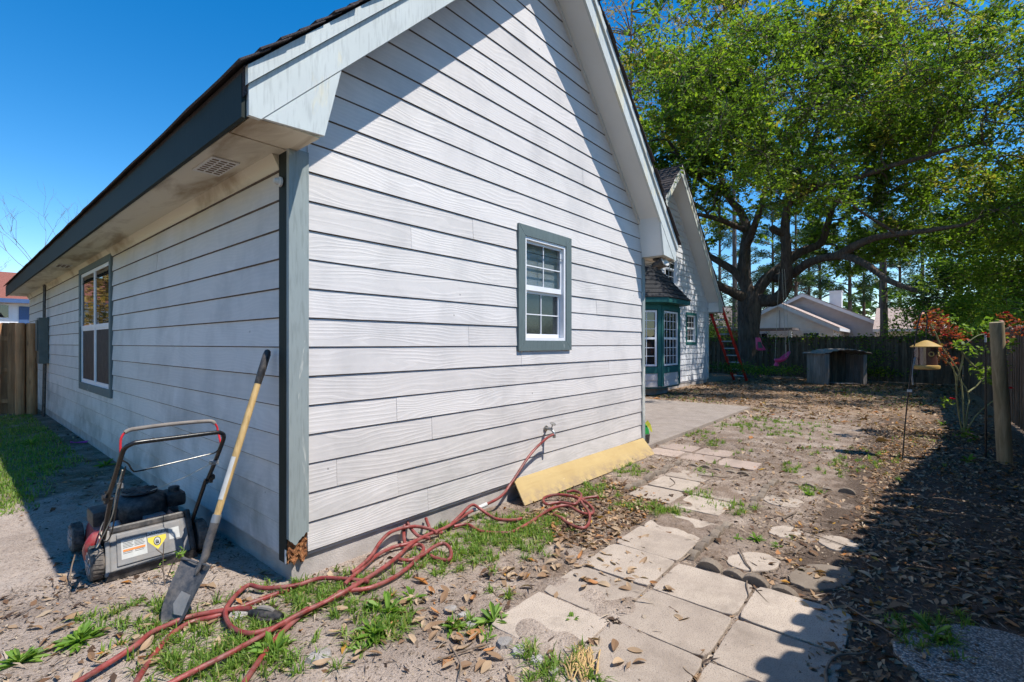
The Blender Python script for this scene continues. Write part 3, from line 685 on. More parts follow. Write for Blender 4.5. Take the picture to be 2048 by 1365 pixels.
def course(parent, x, z, dirx, y0, y1, sc=1.0, wid=0.17, jit=0.018, step=0.25, mat=None, th=0.011):
    """one shingle course laid along y on a 45 degree slope that rises towards dirx"""
    m = MB(); n = max(2, int((y1-y0)/step)); q = 0.7071
    lo0 = []; 
    for i in range(n+1):
        y = y0+(y1-y0)*i/n+(random.uniform(-jit, jit) if i in (0, n) else 0); d = random.uniform(-jit, jit*0.5)*0.6
        lift = 0.010+random.uniform(0, 0.005)
        bx_, bz_ = x+dirx*d*q, z+d*q
        tx_, tz_ = x+dirx*wid*q, z+wid*q
        nx2, nz2 = -dirx*q, q
        lo0 += [(bx_+nx2*lift, y, bz_+nz2*lift), (tx_+nx2*0.001, y, tz_+nz2*0.001), (tx_+nx2*(0.001+th*.4), y, tz_+nz2*(0.001+th*.4)), (bx_+nx2*(lift+th), y, bz_+nz2*(lift+th))]
    fs = [(0,1,2,3), tuple(4*n+i for i in (3,2,1,0))]
    for i in range(n):
        a = 4*i; b = a+4
        fs += [(a+j, a+(j+1)%4, b+(j+1)%4, b+j) for j in range(4)]
    m.add(lo0, fs); return m.build('shingle_course', mat or MT['roof'], parent)
for rt in (0, 1):
    for i in range(28):
        x = -E-0.045+i*0.1; 
        if x > RX-0.05: break
        course(roof, x if not rt else W-x, 3.214+x, 1 if not rt else -1, -OV-0.075, L+0.36, wid=0.19 if x < RX-0.14 else 0.06)
rc = MB(); rc.prism([(RX-0.12, 3.235+RX-0.12), (RX, 3.245+RX), (RX+0.12, 3.235+RX-0.12), (RX, 3.215+RX)], lambda p, s: (p[0], -OV-0.07 if s == 0 else L+.36, p[1])); rc.build('ridge_cap', MT['roof'], roof)
vp = MB(); vp.lathe([(0.04, 0), (0.04, 0.45), (0.055, 0.45), (0.055, 0.5)], (0.95, 6.3, 3.95), 10); vp.build('vent_pipe', MT['galv'], roof)
# ---- fittings
em = MB(); em.lathe([(0.03, 0), (0.03, 0.012), (0.022, 0.018), (0.02, 0.03), (0.012, 0.042)], (-0.03, 0.055, 2.42), 14, Matrix.Rotation(R(-90), 3, 'Y')); em.build('motion_sensor', MT['frieze'], house, True)
eb = MB(); eb.box(-0.16, -0.02, 10.1, 10.42, 1.05, 1.95); ebo = eb.build('meter_box', MT['greybox'], house, bevel=0.01)
eb = MB(); eb.box(-0.185, -0.162, 10.15, 10.37, 1.3, 1.9); eb.build('box_door', MT['greybox'], ebo, bevel=0.006)
for dy in (0.06, 0.22):
    eb = MB(); eb.tube([(-0.07, 10.1+dy, 1.95), (-0.07, 10.1+dy, 2.2), (-0.06, 10.13+dy, 2.45), (-0.07, 10.1+dy, 2.6)], 0.016, 8); eb.tube([(-0.08, 10.1+dy, 0.02), (-0.06, 10.1+dy, 1.05)], 0.02, 8); eb.build('conduit', MT['black'], ebo)
# tap on the gable wall
tp = MB(); tb = Vector((2.58, -0.02, 0.585))
tp.tube([tb, tb+Vector((0, -0.07, 0)), tb+Vector((0, -0.10, -0.03)), tb+Vector((0, -0.105, -0.06))], [0.014, 0.016, 0.015, 0.017], 10)
tp.lathe([(0.03, 0), (0.03, 0.008), (0.015, 0.012)], tb, 12, Matrix.Rotation(R(90), 3, 'X'))
tap = tp.build('garden_tap', MT['brass'], house, True)
tp = MB(); tp.tube([tb+Vector((0, -0.07, 0.0)), tb+Vector((0.0, -0.085, 0.05))], 0.006, 6)
tp.lathe([(0.012, 0), (0.032, 0.003), (0.032, 0.010), (0.012, 0.013)], tb+Vector((0, -0.087, 0.05)), 8, Matrix.Rotation(R(20), 3, 'X')); tp.build('tap_handle', MT['brass'], tap)
# twin floodlight under the far eave return
fb = MB(); fb.lathe([(0.055, 0), (0.055, -0.02), (0.03, -0.035)], (W+0.10, -0.16, ZE+0.004), 14); fb.tube([(W+0.10, -0.16, ZE-0.03), (W+0.10, -0.17, ZE-0.07)], 0.016, 8); flo = fb.build('flood_light', MT['black'], house, True)
for dx, yr in ((-0.085, 20), (0.085, -20)):
    Mx = Matrix.Rotation(R(yr), 3, 'Z') @ Matrix.Rotation(R(68), 3, 'X')
    h = MB(); h.lathe([(0.028, -0.06), (0.036, 0.0), (0.056, 0.06), (0.060, 0.085)], (W+0.10+dx, -0.19, ZE-0.085), 14, Mx); h.tube([(W+0.10, -0.165, ZE-0.05), (W+0.10+dx, -0.17, ZE-0.08)], 0.012, 8); h.build('lamp_head', MT['black'], flo, True)
    h = MB(); h.lathe([(0.054, 0.086), (0.050, 0.094), (0.02, 0.098)], (W+0.10+dx, -0.19, ZE-0.085), 14, Mx); h.build('lens', MT['frieze'], flo)
# ---- the wing behind, with shingle siding and bay window
WY = 3.1; A0, A1 = 9.55, 17.05; AX = (A0+A1)/2; HW = (A1-A0)/2; WL = 13.0
wing_fn = lambda u, z, o: (u, WY-o, z)
wp = [(A0, 0.13), (A1, 0.13), (A1, SOF), (AX, SOF+HW), (A0, SOF)]
SWN = (14.88, 15.70, 1.50, 2.42); ATT = (13.05, 13.95, 3.35, 4.25)
ww = MB(); shell(ww, wp, [SWN, ATT], wing_fn); wing = ww.build('wing_wall', MT['white'], house)
wf = MB(); wf.box(A0+.02, A1-.02, WY+.02, WL, -0.25, 0.14); wf.build('foundation', MT['concrete'], house)
wf = MB(); wf.box(A1-0.12, A1, WY+0.121, WL, 0.14, 2.9); wf.box(A0, A0+0.12, WY+0.121, WL, 0.14, 2.9); wf.prism(wp, lambda p, s: (p[0], WL if s == 0 else WL-0.1, p[1])); wf.box(A0+.13, A1-.13, WY+.13, WL-.12, 2.7, 2.74); wf.build('rear_wall', MT['white'], house)
def vmat():
    t = NT('white_cedar_shingle'); o = t.coord(); r = t.rand(); g = t.noise(t.vm(o, (40, 40, 3)), 1.0, 3)
    c = t.mix(r, (0.52, 0.53, 0.56), (0.66, 0.66, 0.68)); return t.fin(c, 0.65, t.bump(g, 0.5, 0.004), spec=0.25)
MT['cedar'] = vmat()
rest = MB(); nshown = 0
for k in range(36):
    zb = 0.19+k*0.185
    if zb > SOF+HW-0.1: break
    hwid = HW if zb+0.19 < SOF else HW-(zb+0.19-SOF)
    u = AX-hwid+random.uniform(0, .2)-.2
    while u < AX+hwid:
        wdt = random.uniform(0.16, 0.26); a = max(u, AX-hwid)+0.003; b = min(u+wdt, AX+hwid)-0.003; u += wdt
        if b-a < 0.03: continue
        zj = zb+random.uniform(-0.006, 0.004); segs = rows_with_opening(a, b, zj, zb+0.2, [(SWN[0]-.05, SWN[1]+.05, SWN[2]-.05, SWN[3]+.05), (ATT[0]-.05, ATT[1]+.05, ATT[2]-.05, ATT[3]+.05)])
        for s in segs:
            if a > 13.35 and zb < 3.9 and nshown < 298:
                lap_board(wing, s, zb, wing_fn, MT['cedar'], 'shingle', 0.026, 0.006, 0.003); nshown += 1
            else:
                kk = 0.1; j = random.uniform(-.003, .003)
                rest.prism(s, lambda p, sd: wing_fn(p[0], p[1], 0.0015 if sd == 0 else 0.026-(p[1]-zb)*kk+j))
ro_ = rest.build('shingle_field', MT['cedar'], wing); ro_['kind'] = 'stuff'
cbm = MB(); cbm.box(A1-0.05, A1+0.03, WY-0.035, WY, 0.15, 2.62); cbm.build('corner_board', MT['rake'], house)
for rt in (0, 1):
    mx = (lambda x: A0+x) if not rt else (lambda x: A1-x)
    def pr(poly, y0, y1, name, mat):
        m = MB(); m.prism(poly, lambda p, sd: (mx(p[0]), y0 if sd == 0 else y1, p[1])); return m.build(name, mat, house)
    band = lambda lo, hi, x0, x1: [(x0, lo+x0), (x1, lo+x1), (x1, hi+x1), (x0, hi+x0)]
    o_ = 0.42
    pr(clip(band(2.88, 3.10, -E, HW), 0, -1, -ZE+.01), WY-o_-0.03, WY-o_, 'rake_board', MT['rake'])
    pr(band(3.103, 3.20, -E-.01, HW), WY-o_-0.05, WY-o_-.002, 'rake_moulding', MT['white'])
    pr(band(2.95, 2.972, 0.0, HW), WY-o_-.001, WY-.002, 'rake_soffit', MT['soffit_white'])
    pr([(-E, ZE-.005), (0.046, ZE+.01), (0.15, 3.03), (-0.29, 2.597)], WY-o_-.026, WY-o_+.001, 'eave_return', MT['rake'])
    m = MB(); m.box(min(mx(-E), mx(.04)), max(mx(-E), mx(.04)), WY-o_, WY, ZE+.004, ZE+.02); m.box(min(mx(.02), mx(.04)), max(mx(.02), mx(.04)), WY-o_, WY-.03, ZE+.02, 2.96); m.build('return_side', MT['soffit_white'], house)
    m = MB(); m.prism([(-E-.024, ZE-.02), (-E, ZE-.02), (-E, 2.8), (-E-.024, 2.8)], lambda p, s: (mx(p[0]), WY-o_ if s == 0 else WL+.3, p[1])); m.box(min(mx(-E), mx(0)), max(mx(-E), mx(0)), WY, WL+.3, ZE, ZE+.014); m.build('fascia', MT['rake'], house)
rf = MB()
for rt in (0, 1):
    mx = (lambda x: A0+x) if not rt else (lambda x: A1-x)
    rf.prism([(-E-.02, 3.06-E-.02), (HW-.001*rt, 3.06+HW), (HW-.001*rt, 3.212+HW), (-E-.02, 3.212-E-.02)], lambda p, s: (mx(p[0]), WY-.435 if s == 0 else WL+.33, p[1]))
wroof = rf.build('wing_roof', MT['roof'], house)
for rt in (0, 1):
    for i in range(42):
        x = -E-.045+i*.1
        if x > HW-.05: break
        course(wroof, A0+x if not rt else A1-x, 3.214+x, 1 if not rt else -1, WY-.495, WL+.35, wid=.19 if x < HW-.14 else .06, step=.45)
w2 = window(None, wing_fn, SWN, None, 0.09, 3, 2, [], dict(frame=MT['vinyl'], casing=MT['teal_bay'], top=MT['glass'], bottom=MT['glass']))
w3 = window(None, wing_fn, ATT, None, 0.07, 2, 2, [], dict(frame=MT['vinyl'], casing=MT['vinyl'], top=MT['glass'], bottom=MT['glass']))
# connecting range between the two gables
cm = MB(); cm.box(W, A0-.001, 4.2, WL-.2, 0.0, 2.66); cm.build('link_wall', MT['siding'], house)
cm = MB(); cm.prism([(3.9, 2.6), (8.2, 5.1), (12.9, 2.6), (12.9, 2.5), (3.9, 2.5)], lambda p, s: (W+E+.03 if s == 0 else A0-E-.03, p[0], p[1])); cm.build('link_roof', MT['roof'], house)
# bay window
FY = 2.52; B = [(10.85, WY-.005), (11.42, FY), (12.76, FY), (13.28, WY-.005)]
def face_fn(a, b):
    a = Vector((*a, 0)); b = Vector((*b, 0)); d = (b-a).normalized(); n = Vector((d.y, -d.x, 0))
    return lambda u, z, o: tuple(a+d*u+n*o+Vector((0, 0, z))), (b-a).length
bay = None
bm_ = MB(); bm_.prism([(x, y) for x, y in B], lambda p, s: (p[0], p[1], 2.50 if s == 0 else 2.66)); bay = bm_.build('bay_window', MT['teal_bay'], house)
bm_ = MB(); bm_.prism(B, lambda p, s: (p[0], p[1], 0.20 if s == 0 else 0.24)); bm_.build('bay_floor', MT['teal_bay'], bay)
bm_ = MB(); bm_.prism([(p[0]+(12.06-p[0])*.35, min(WY-.006, p[1]+.25)) for p in B], lambda p, s: (p[0], p[1], 0.0 if s == 0 else 0.19)); bm_.build('bay_base', MT['concrete'], bay)
for i in range(3):
    fn, ln = face_fn(B[i], B[i+1])
    wv = MB(); wv.prism([(0.0, .245), (ln, .245), (ln, .62), (0, .62)], lambda p, s: fn(p[0], p[1], -.09 if s == 0 else -.002)); wv.build('bay_wall', MT['white'], bay)
    for r in range(2):
        zb = .25+r*.185; m = MB(); m.prism([(.07, zb), (ln-.07, zb), (ln-.07, zb+.19), (.07, zb+.19)], lambda p, s: fn(p[0], p[1], .001 if s == 0 else .024-(p[1]-zb)*.09)); m.build('siding_board', MT['siding'], bay)
    for (a, b) in ((0, .14 if ln > 1 else .1), (ln-(.14 if ln > 1 else .1), ln)):
        m = MB(); m.prism([(a, .26), (b, .26), (b, 2.5), (a, 2.5)], lambda p, s: fn(p[0], p[1], -.06 if s == 0 else .03)); m.build('post', MT['teal_bay'], bay)
    for (a, b) in ((.62, .80), (2.38, 2.5)):
        m = MB(); m.prism([(.1, a), (ln-.1, a), (ln-.1, b), (.1, b)], lambda p, s: fn(p[0], p[1], -.05 if s == 0 else .022)); m.build('rail', MT['teal_bay'], bay)
    e = .16 if ln > 1 else .12; u0, u1, z0, z1 = e, ln-e, .82, 2.36
    def bx(mb, a, b, c, d, o0, o1):
        vs = [fn(u, z, o) for o in (o0, o1) for (u, z) in ((a, c), (b, c), (b, d), (a, d))]
        mb.add(vs, [(0,1,2,3),(7,6,5,4),(0,4,5,1),(1,5,6,2),(2,6,7,3),(3,7,4,0)])
    zm = (z0+z1)/2; m = MB()
    for (a, b, c, d) in ((u0, u0+.05, z0, z1), (u1-.05, u1, z0, z1), (u0+.05, u1-.05, z0, z0+.05), (u0+.05, u1-.05, z1-.05, z1), (u0+.05, u1-.05, zm-.03, zm+.03)): bx(m, a, b, c, d, -.04, .012)
    m.build('window_frame', MT['vinyl'], bay)
    for (c, d) in ((z0+.05, zm-.03), (zm+.03, z1-.05)):
        g = MB(); bx(g, u0+.05, u1-.05, c, d, -.03, -.024); g.build('pane', MT['glass'], bay)
        g = MB(); nc = 4 if ln > 1 else 2
        for q in range(1, nc): uu = u0+.05+(u1-u0-.1)*q/nc; bx(g, uu-.008, uu+.008, c, d, -.022, -.008)
        for q in range(1, 3): zz = c+(d-c)*q/3; bx(g, u0+.05, u1-.05, zz-.008, zz+.008, -.0225, -.0085)
        g.build('grille', MT['vinyl'], bay)
BR = [(10.55, WY-.004), (11.28, FY-.28), (12.90, FY-.28), (13.58, WY-.004)]
TOP = [(11.55, WY-.004), (11.75, WY-.06), (12.4, WY-.06), (12.6, WY-.004)]
m = MB(); vs = [(x, y, 2.70) for x, y in BR]+[(x, y, 3.72) for x, y in TOP]
m.add(vs, [(0, 1, 5, 4), (1, 2, 6, 5), (2, 3, 7, 6), (0, 3, 2, 1), (4, 5, 6, 7), (0, 4, 7, 3)]); broof = m.build('bay_roof', MT['roof_bay'], house)
for c in range(8):
    f0, f1 = c/8, (c+1.12)/8
    for i in range(3):
        def P(j, f, l): 
            a, b = BR[j], TOP[j]; return Vector((a[0]+(b[0]-a[0])*f, a[1]+(b[1]-a[1])*f-l, 2.70+1.02*f+l))
        m = MB(); m.add([P(i, f0, .018), P(i+1, f0, .018), P(i+1, min(1, f1), .004), P(i, min(1, f1), .004), P(i, f0, .002), P(i+1, f0, .002)], [(0,1,2,3), (0,4,5,1)]); m.build('shingle_course', MT['roof_bay'], broof)
m = MB(); m.prism([(x, y+.012) for x, y in BR], lambda p, s: (p[0], p[1], 2.57 if s == 0 else 2.695)); m.build('bay_fascia', MT['teal_bay'], house)
# ================================================================== fences
def picket_mesh(w, h, t, round_top=True):
    m = MB(); n = 7
    top = [(w/2*math.cos(a), h-w*0.32+w*0.32*math.sin(a)) for a in [math.pi*i/n for i in range(n+1)]] if round_top else [(w/2, h-0.03), (w/2-0.03, h), (-w/2+0.03, h), (-w/2, h-0.03)]
    m.prism([(-w/2, 0), (w/2, 0)]+top, lambda p, s: (p[0], -t/2 if s == 0 else t/2, p[1])); return m
def shadowbox(name, pts, label, mat, h=1.85, pitch=0.24, w=0.145, post_every=2.4, round_top=True, hf=None, post_h=0.05, skip=None, cat='fence'):
    th = thing(name, (pts[0][0], pts[0][1], 0), label, cat)
    proto = picket_mesh(w, h, 0.017, round_top).build('picket', mat, th); first = True; k = 0
    for (x0, y0), (x1, y1) in zip(pts[:-1], pts[1:]):
        Ls = math.hypot(x1-x0, y1-y0); ang = math.atan2(y1-y0, x1-x0); nx_, ny_ = -math.sin(ang), math.cos(ang)
        n = int(Ls/pitch)
        for i in range(n):
            for sd in (0, 1):
                d = (i+0.5*sd)*pitch+0.05; off = 0.032 if sd == 0 else -0.032
                x = x0+math.cos(ang)*d+nx_*off; y = y0+math.sin(ang)*d+ny_*off
                sc = hf(x)/h if hf else 1.0
                o = proto if first else dup(proto, th, (0, 0, 0)); first = False
                o.location = (x, y, 0.02+random.uniform(-.012, .012)); o.rotation_euler = (0, random.uniform(-.012, .012), ang+random.uniform(-.02, .02)); o.scale = (1, 1, sc*random.uniform(.992, 1.006))
        for zf in (0.16, 0.5, 0.84):
            r = MB(); za = (hf(x0) if hf else h)*zf; zb = (hf(x1) if hf else h)*zf
            r.beam((x0, y0, za), (x1, y1, zb), 0.038, 0.085); r.build('fence_rail', mat, th)
        m = int(Ls/post_every)
        for i in range(m+1):
            d = min(i*post_every, Ls); x = x0+math.cos(ang)*d; y = y0+math.sin(ang)*d
            if skip and skip(x, y): continue
            pm = MB(); q = math.atan2(1, 1); sg_ = .07 if pts[0][0] < 0 and pts[1][0] < 0 else -.09; pm.beam((x+nx_*sg_, y+ny_*sg_, -0.2), (x+nx_*sg_, y+ny_*sg_, (hf(x) if hf else h)+post_h-.1), 0.09, 0.09, (math.cos(ang), math.sin(ang), 0)); pm.build('post', mat, th)
    return th
fh = lambda x: 2.04 if x < 5.6 else 2.04-0.30*min(1, (x-5.6)/2.6)
shadowbox('wooden_fence', [(-3.2, -3.14), (10.0, -4.25), (21.3, -4.12)], 'weathered shadowbox picket fence on the right whose scalloped shadow falls across the path', MT['fence'], 2.04, hf=fh)
shadowbox('wooden_fence', [(21.3, -4.0), (22.9, 7.0)], 'dark weathered picket fence across the far end of the yard behind the oak', MT['fence'], 1.72)
shadowbox('wooden_fence', [(-0.14, 11.1), (-5.8, 11.0)], 'brown cedar fence closing the side yard beside the electric meter', MT['fence_new'], 1.84, post_h=0.1, pitch=0.25, w=0.15, round_top=False)
# two heavy posts in the side fence
for i, dx in enumerate((-0.33, -0.17)):
    pm = MB(); pm.tube([(dx-.02, 10.98, -.1), (dx-.02, 10.98, 1.86)], 0.075, 14); o = pm.build('fence_post', MT['fence_new'], None, True)
    tag(o, ['left round timber post standing before the side fence', 'right round timber post standing before the side fence, next to the meter'][i], 'post', 'round posts at the side fence')
# ================================================================== pavers
slab = {}
def slab_thing(x0, x1, y0, y1, label, mat='paver', z=0.016, wear=0.012, rot=0.0, group='square paving slabs of the path'):
    cx_, cy_ = (x0+x1)/2, (y0+y1)/2; sx, sy = (x1-x0-0.012)/2, (y1-y0-0.012)/2
    m = MB(); n = 7; out = []
    r = random.Random(int(x0*917+y0*331))
    cs = [(-sx, -sy), (sx, -sy), (sx, sy), (-sx, sy)]
    for i in range(4):
        a, b = cs[i], cs[(i+1) % 4]
        for k in range(n):
            t = k/n; p = [a[0]+(b[0]-a[0])*t, a[1]+(b[1]-a[1])*t]
            q = 0 if k else wear*r.uniform(.3, 1.3); s = 1-(q+r.uniform(0, .0035))/max(sx, .1)
            out.append((p[0]*s, p[1]*s))
    m.prism(out, lambda p, s: (p[0], p[1], -0.05 if s == 0 else 0.0))
    o = m.build('paver', MT[mat], None, bevel=0.005); o.location = (cx_, cy_, z+r.uniform(-.004, .004)); o.rotation_euler = (r.uniform(-.006, .006), r.uniform(-.006, .006), rot+r.uniform(-.008, .008))
    return tag(o, label, 'paver', group)
YL = [-0.72, -1.20, -1.68, -2.16, -2.64]; XL = [0.005, 0.455, 0.90, 1.345, 1.79, 2.235, 2.68]
rows = [(1, 1, 2, 'sunlit sandy slab of the path with a small weed at its left corner'),
        (0, 1, 2, 'sandy slab half hidden by soil at the left end of the upper path row'),
        (1, 2, 3, 'sandy slab in the upper path row just below the leaf-strewn slab'),
        (3, 1, 2, 'sandy slab of the path between the dry leaves and the scalloped edging'),
        (4, 1, 2, 'farthest full slab of the near path beside the scalloped edging')]
lab = {(1,1):'worn sandy slab at the left end of the path, half ringed by soil', (2,1):'sunlit sandy slab below the pile of dry leaves, left of the long joint', (3,1):'sandy slab just past the dry leaves with soil on its left edge', (4,1):'sandy slab beside the row of scalloped edging, farthest of the near ones', (5,1):'partly buried slab fragment where the near path meets bare soil',
       (1,2):'large sunlit slab in the bottom middle of the picture', (2,2):'central sunlit slab with scattered brown seed husks', (3,2):'sunlit slab touching the corner of the scalloped edging', 
       (1,3):'slab at the bottom edge half crossed by the scalloped fence shadow', (2,3):'slab crossed by the tips of the fence shadow above the bottom one', (3,3):'small slab end beneath twigs at the tip of the fence shadow',(0,2):'slab cut by the bottom edge of the picture under dead straw', (0,3):'fully shaded slab at the bottom edge of the picture'}
for (i, j), l in lab.items():
    x0, x1 = XL[i], XL[i+1]; y1, y0 = YL[j], YL[j+1]
    slab_thing(x0, x1, y0, y1, l, z=-0.014 if (i, j) == (5, 1) else -0.001)
far = [((2.86, 3.29, -1.19, -0.76), 'pale slab nearest the large grass clump of the middle path'), ((3.31, 3.74, -1.19, -0.76), 'pale slab in the middle of the path beside the yellow board'), ((3.76, 4.18, -1.19, -0.76), 'pale slab at the far end of the middle path, before the curved edging'),
       ((3.33, 3.75, -1.63, -1.21), 'half-buried pale slab right of the middle path'), ((2.86, 3.29, -1.62, -1.21), 'mostly buried slab beneath the grass right of the middle path')]
for (a, b, c, d), l in far: slab_thing(a, b, c, d, l, z=-0.011 if 'buried' in l else -0.001)
pk = [((4.62, 5.04, -0.55, -0.12), 'pinkish slab nearest the house corner and the patio'), ((4.62, 5.04, -1.0, -0.57), 'pinkish slab second from the house corner'), ((5.06, 5.48, -0.60, -0.17), 'pinkish slab touching the patio edge'), ((5.06, 5.48, -1.05, -0.62), 'pinkish slab one step right of the patio-edge slab'), ((4.60, 5.02, -1.48, -1.02), 'pinkish slab farthest right, beside the curved edging')]
for (a, b, c, d), l in pk: slab_thing(a, b, c, d, l, 'paver_pink', z=0.0, group='pinkish slabs by the patio')
# round stepping stones
def stepping(px, py, rx, ry, label, mat='paver', rot=0.0, z=-0.001, lx=None):
    c = G(px, py) if lx is None else Vector((*lx, 0)); m = MB(); r = random.Random(int(px)); n = 22
    o_ = [(rx*(1+r.uniform(-.06, .06))*math.cos(a), ry*(1+r.uniform(-.06, .06))*math.sin(a)) for a in [2*math.pi*i/n for i in range(n)]]
    m.prism(o_, lambda p, s: (p[0], p[1], -.05 if s == 0 else 0)); o = m.build('stepping_stone', MT[mat], None, bevel=.008)
    o.location = (c.x, c.y, z); o.rotation_euler = (0, 0, rot); return tag(o, label, 'stepping stone', 'stepping stones in the soil')
stepping(1568, 1002, .17, .17, 'round pale stepping stone with dark marks, out on bare soil')
stepping(1507, 1122, .19, .13, 'oval stepping stone with crumbling edge beside the curved edging', rot=-.5)
stepping(1571, 1061, .15, .10, 'mostly buried stepping stone showing only a pale patch', z=-.006, rot=-.3)
stepping(1677, 1086, .15, .12, 'stepping stone half under the tips of the fence shadow', z=.0)
stepping(1642, 1152, .24, .14, 'rough stepping stone split between sun and fence shadow', 'edging', rot=-.4)
stepping(1969, 1327, .40, .22, 'large rough aggregate stone in shade at the lower right corner', 'aggregate', rot=-.62, z=.012, lx=(1.72, -3.10))
# scalloped edging blocks
ORD = ['first ', 'second ', 'third ', 'fourth ', 'fifth ', 'sixth ', 'seventh ', 'eighth ', 'ninth ', 'tenth ', 'eleventh ', 'twelfth ']
em_ = MB(); prof = [(.075*math.cos(a), .035+.055*math.sin(a)) for a in [math.pi*i/8 for i in range(9)]]
em_.prism([(-.075, -.06)][:0]+prof+[(-.075, -.06), (.075, -.06)], lambda p, s: (p[0], -.028 if s == 0 else .028, p[1]))
eproto = em_.build('edging_block', MT['edging'], None, bevel=.006); eused = False
runs = [((3.0, -.69), (4.42, -.69), 'low scalloped concrete edging block in the row beside the yellow board', 'edging row beside the yellow board'),
        ((4.36, -.80), (4.36, -1.50), 'low scalloped edging block in the row between pale and pinkish slabs', 'edging row across the path'),
        ((3.30, -1.75), (4.32, -1.75), 'low scalloped edging block in the row past the half-buried slabs', 'edging row right of the half-buried slabs'),
        ((4.36, -1.82), (4.33, -2.45), 'low scalloped edging block in the sunken row nearest the dry grass', 'sunken edging row by the dry grass'),
        ((1.90, -1.73), (2.75, -1.72), 'mossy scalloped edging block in the row leading away from central slabs', 'edging row running away from the near slabs'),
        ((1.86, -1.80), (1.80, -2.36), 'mossy scalloped edging block in the row beside the central slabs', 'edging row beside the central slabs')]
for (a, b, l, g) in runs:
    d = math.hypot(b[0]-a[0], b[1]-a[1]); n = max(2, int(round(d/.145)))
    ang = math.atan2(b[1]-a[1], b[0]-a[0])
    for i in range(n):
        t = (i+.5)/n
        o = eproto if not eused else eproto.copy()
        if eused: COL.objects.link(o)
        eused = True; sink = .026 if 'sunken' in l else .0
        o.location = (a[0]+(b[0]-a[0])*t+random.uniform(-.012, .012), a[1]+(b[1]-a[1])*t+random.uniform(-.012, .012), -.058-sink*.4+random.uniform(-.018, .012))
        o.rotation_euler = (random.uniform(-.18, .18), random.uniform(-.08, .08), ang+random.uniform(-.12, .12)); tag(o, ORD[i]+l.replace(' in the ', ' from the near end of the ').replace('low scalloped concrete edging', 'edging').replace('low scalloped edging', 'edging').replace('mossy scalloped edging', 'mossy edging'), 'edging block', g)
# loose stones
def rock(px, py, s, label):
    c = G(px, py); m = MB(); r = random.Random(int(px*3+py)); import bmesh
    n = 9; o_ = [(s*r.uniform(.75, 1.1)*math.cos(2*math.pi*i/n), s*.8*r.uniform(.75, 1.1)*math.sin(2*math.pi*i/n)) for i in range(n)]
    vs = [(x, y, -.02) for x, y in o_]+[(x*.8, y*.8, s*r.uniform(.22, .42)) for x, y in o_]+[(0, 0, s*.45)]
    m.add(vs, [(i, (i+1) % n, n+(i+1) % n, n+i) for i in range(n)]+[(n+i, n+(i+1) % n, 2*n) for i in range(n)])
    o = m.build('stone', MT['stone'], None); o.location = (c.x, c.y, gz(c.x, c.y)); tag(o, label, 'stone', 'loose stones in the soil')
rock(1010, 1284, .055, 'squarish grey stone beside the green weeds left of the path'); rock(1040, 1305, .055, 'rounded grey stone just below the squarish one'); rock(1073, 1322, .045, 'small grey stone half under weeds below the others'); rock(1108, 1345, .04, 'lowest grey stone, near the dead straw')
rock(900, 1217, .05, 'flat pale stone among leaves right of the hose'); rock(925, 1227, .04, 'small pale stone by dry leaves between hose and path'); rock(945, 1245, .045, 'pale half-buried stone next to a grass tuft'); rock(640, 1318, .07, 'flat pale stone on sand below the hose'); rock(476, 1237, .07, 'pale stone inside the hose loop beside the shovel')
# ================================================================== yellow board
yb = MB(); P0 = Vector((2.06, -.035, .185)); P1 = Vector((4.80, -.035, .16)); Q0 = Vector((2.0, -.215, -.005)); Q1 = Vector((4.66, -.27, -.005))
n_ = (P1-P0).cross(Q0-P0).normalized()*.014
yb.add([P0, P1, Q1, Q0, P0+n_, P1+n_, Q1+n_, Q0+n_], [(0,1,2,3),(7,6,5,4),(0,4,5,1),(1,5,6,2),(2,6,7,3),(3,7,4,0)])
tag(yb.build('board', MT['yboard'], None, bevel=.003), 'long yellow painted board leaning against the foot of the gable wall', 'board')
# ================================================================== hose
def z4(x, y): return (140+x*.29297, 1080+y*.29297)
def z5(x, y): return (560+x*.32227, 960+y*.32227)
HR = .0125
def strand(pts, conv, h=0.0, hs=None):
    out = []
    for i, p in enumerate(pts):
        q = conv(*p); hh = HR+.004+h+(hs[i] if hs else 0); g = G(q[0], q[1], hh); 
        zg = max(gz(g.x, g.y), -.01); g = G(q[0], q[1], hh+zg); out.append(g)
    return out
S = []
S.append(strand([(-60,1040),(50,973),(250,850),(450,720),(545,640),(650,590),(800,530),(1000,490),(1150,472),(1235,470)], z4, .018))
S.append(strand([(400,1040),(450,973),(500,890),(570,790),(650,690),(740,610),(850,555),(1000,520),(1230,435),(1400,372),(1500,340),(1560,312)], z4, .0))
S.append(strand([(2040,285),(1850,265),(1700,265),(1550,310),(1380,330),(1290,325),(1220,310),(1150,360),(1090,430),(1060,490),(1080,570),(1140,620),(1230,640),(1330,620),(1400,600),(1480,560),(1620,470)], z4, .02))
d1 = strand([(560,1050),(700,973),(900,870),(1100,770),(1300,660),(1450,570),(1600,490),(1750,420),(1900,340),(2048,250)], z4, .026)
d2 = strand([(650,540),(740,470),(800,410),(900,350),(1040,290),(1180,200)], z5, .03)
rise = [Vector((1.75, -.13, .11)), Vector((1.92, -.125, .20)), Vector((2.2, -.118, .40)), Vector((2.44, -.115, .505)), Vector((2.56, -.122, .535)), Vector((2.58, -.124, .522))]
S.append(d1+d2+rise)
S.append(strand([(1130,1060),(1190,973),(1260,870),(1330,770),(1400,680),(1480,600),(1600,500),(1720,440),(1850,350)], z4, .006))
S.append(strand([(380,720),(430,690),(560,670),(700,610),(800,540),(870,470),(890,425),(862,402),(800,420),(760,450),(700,500),(560,600),(440,660)], z5, .012))
S.append(strand([(400,650),(440,610),(520,540),(600,470),(700,420),(790,398),(860,370)], z5, .02))
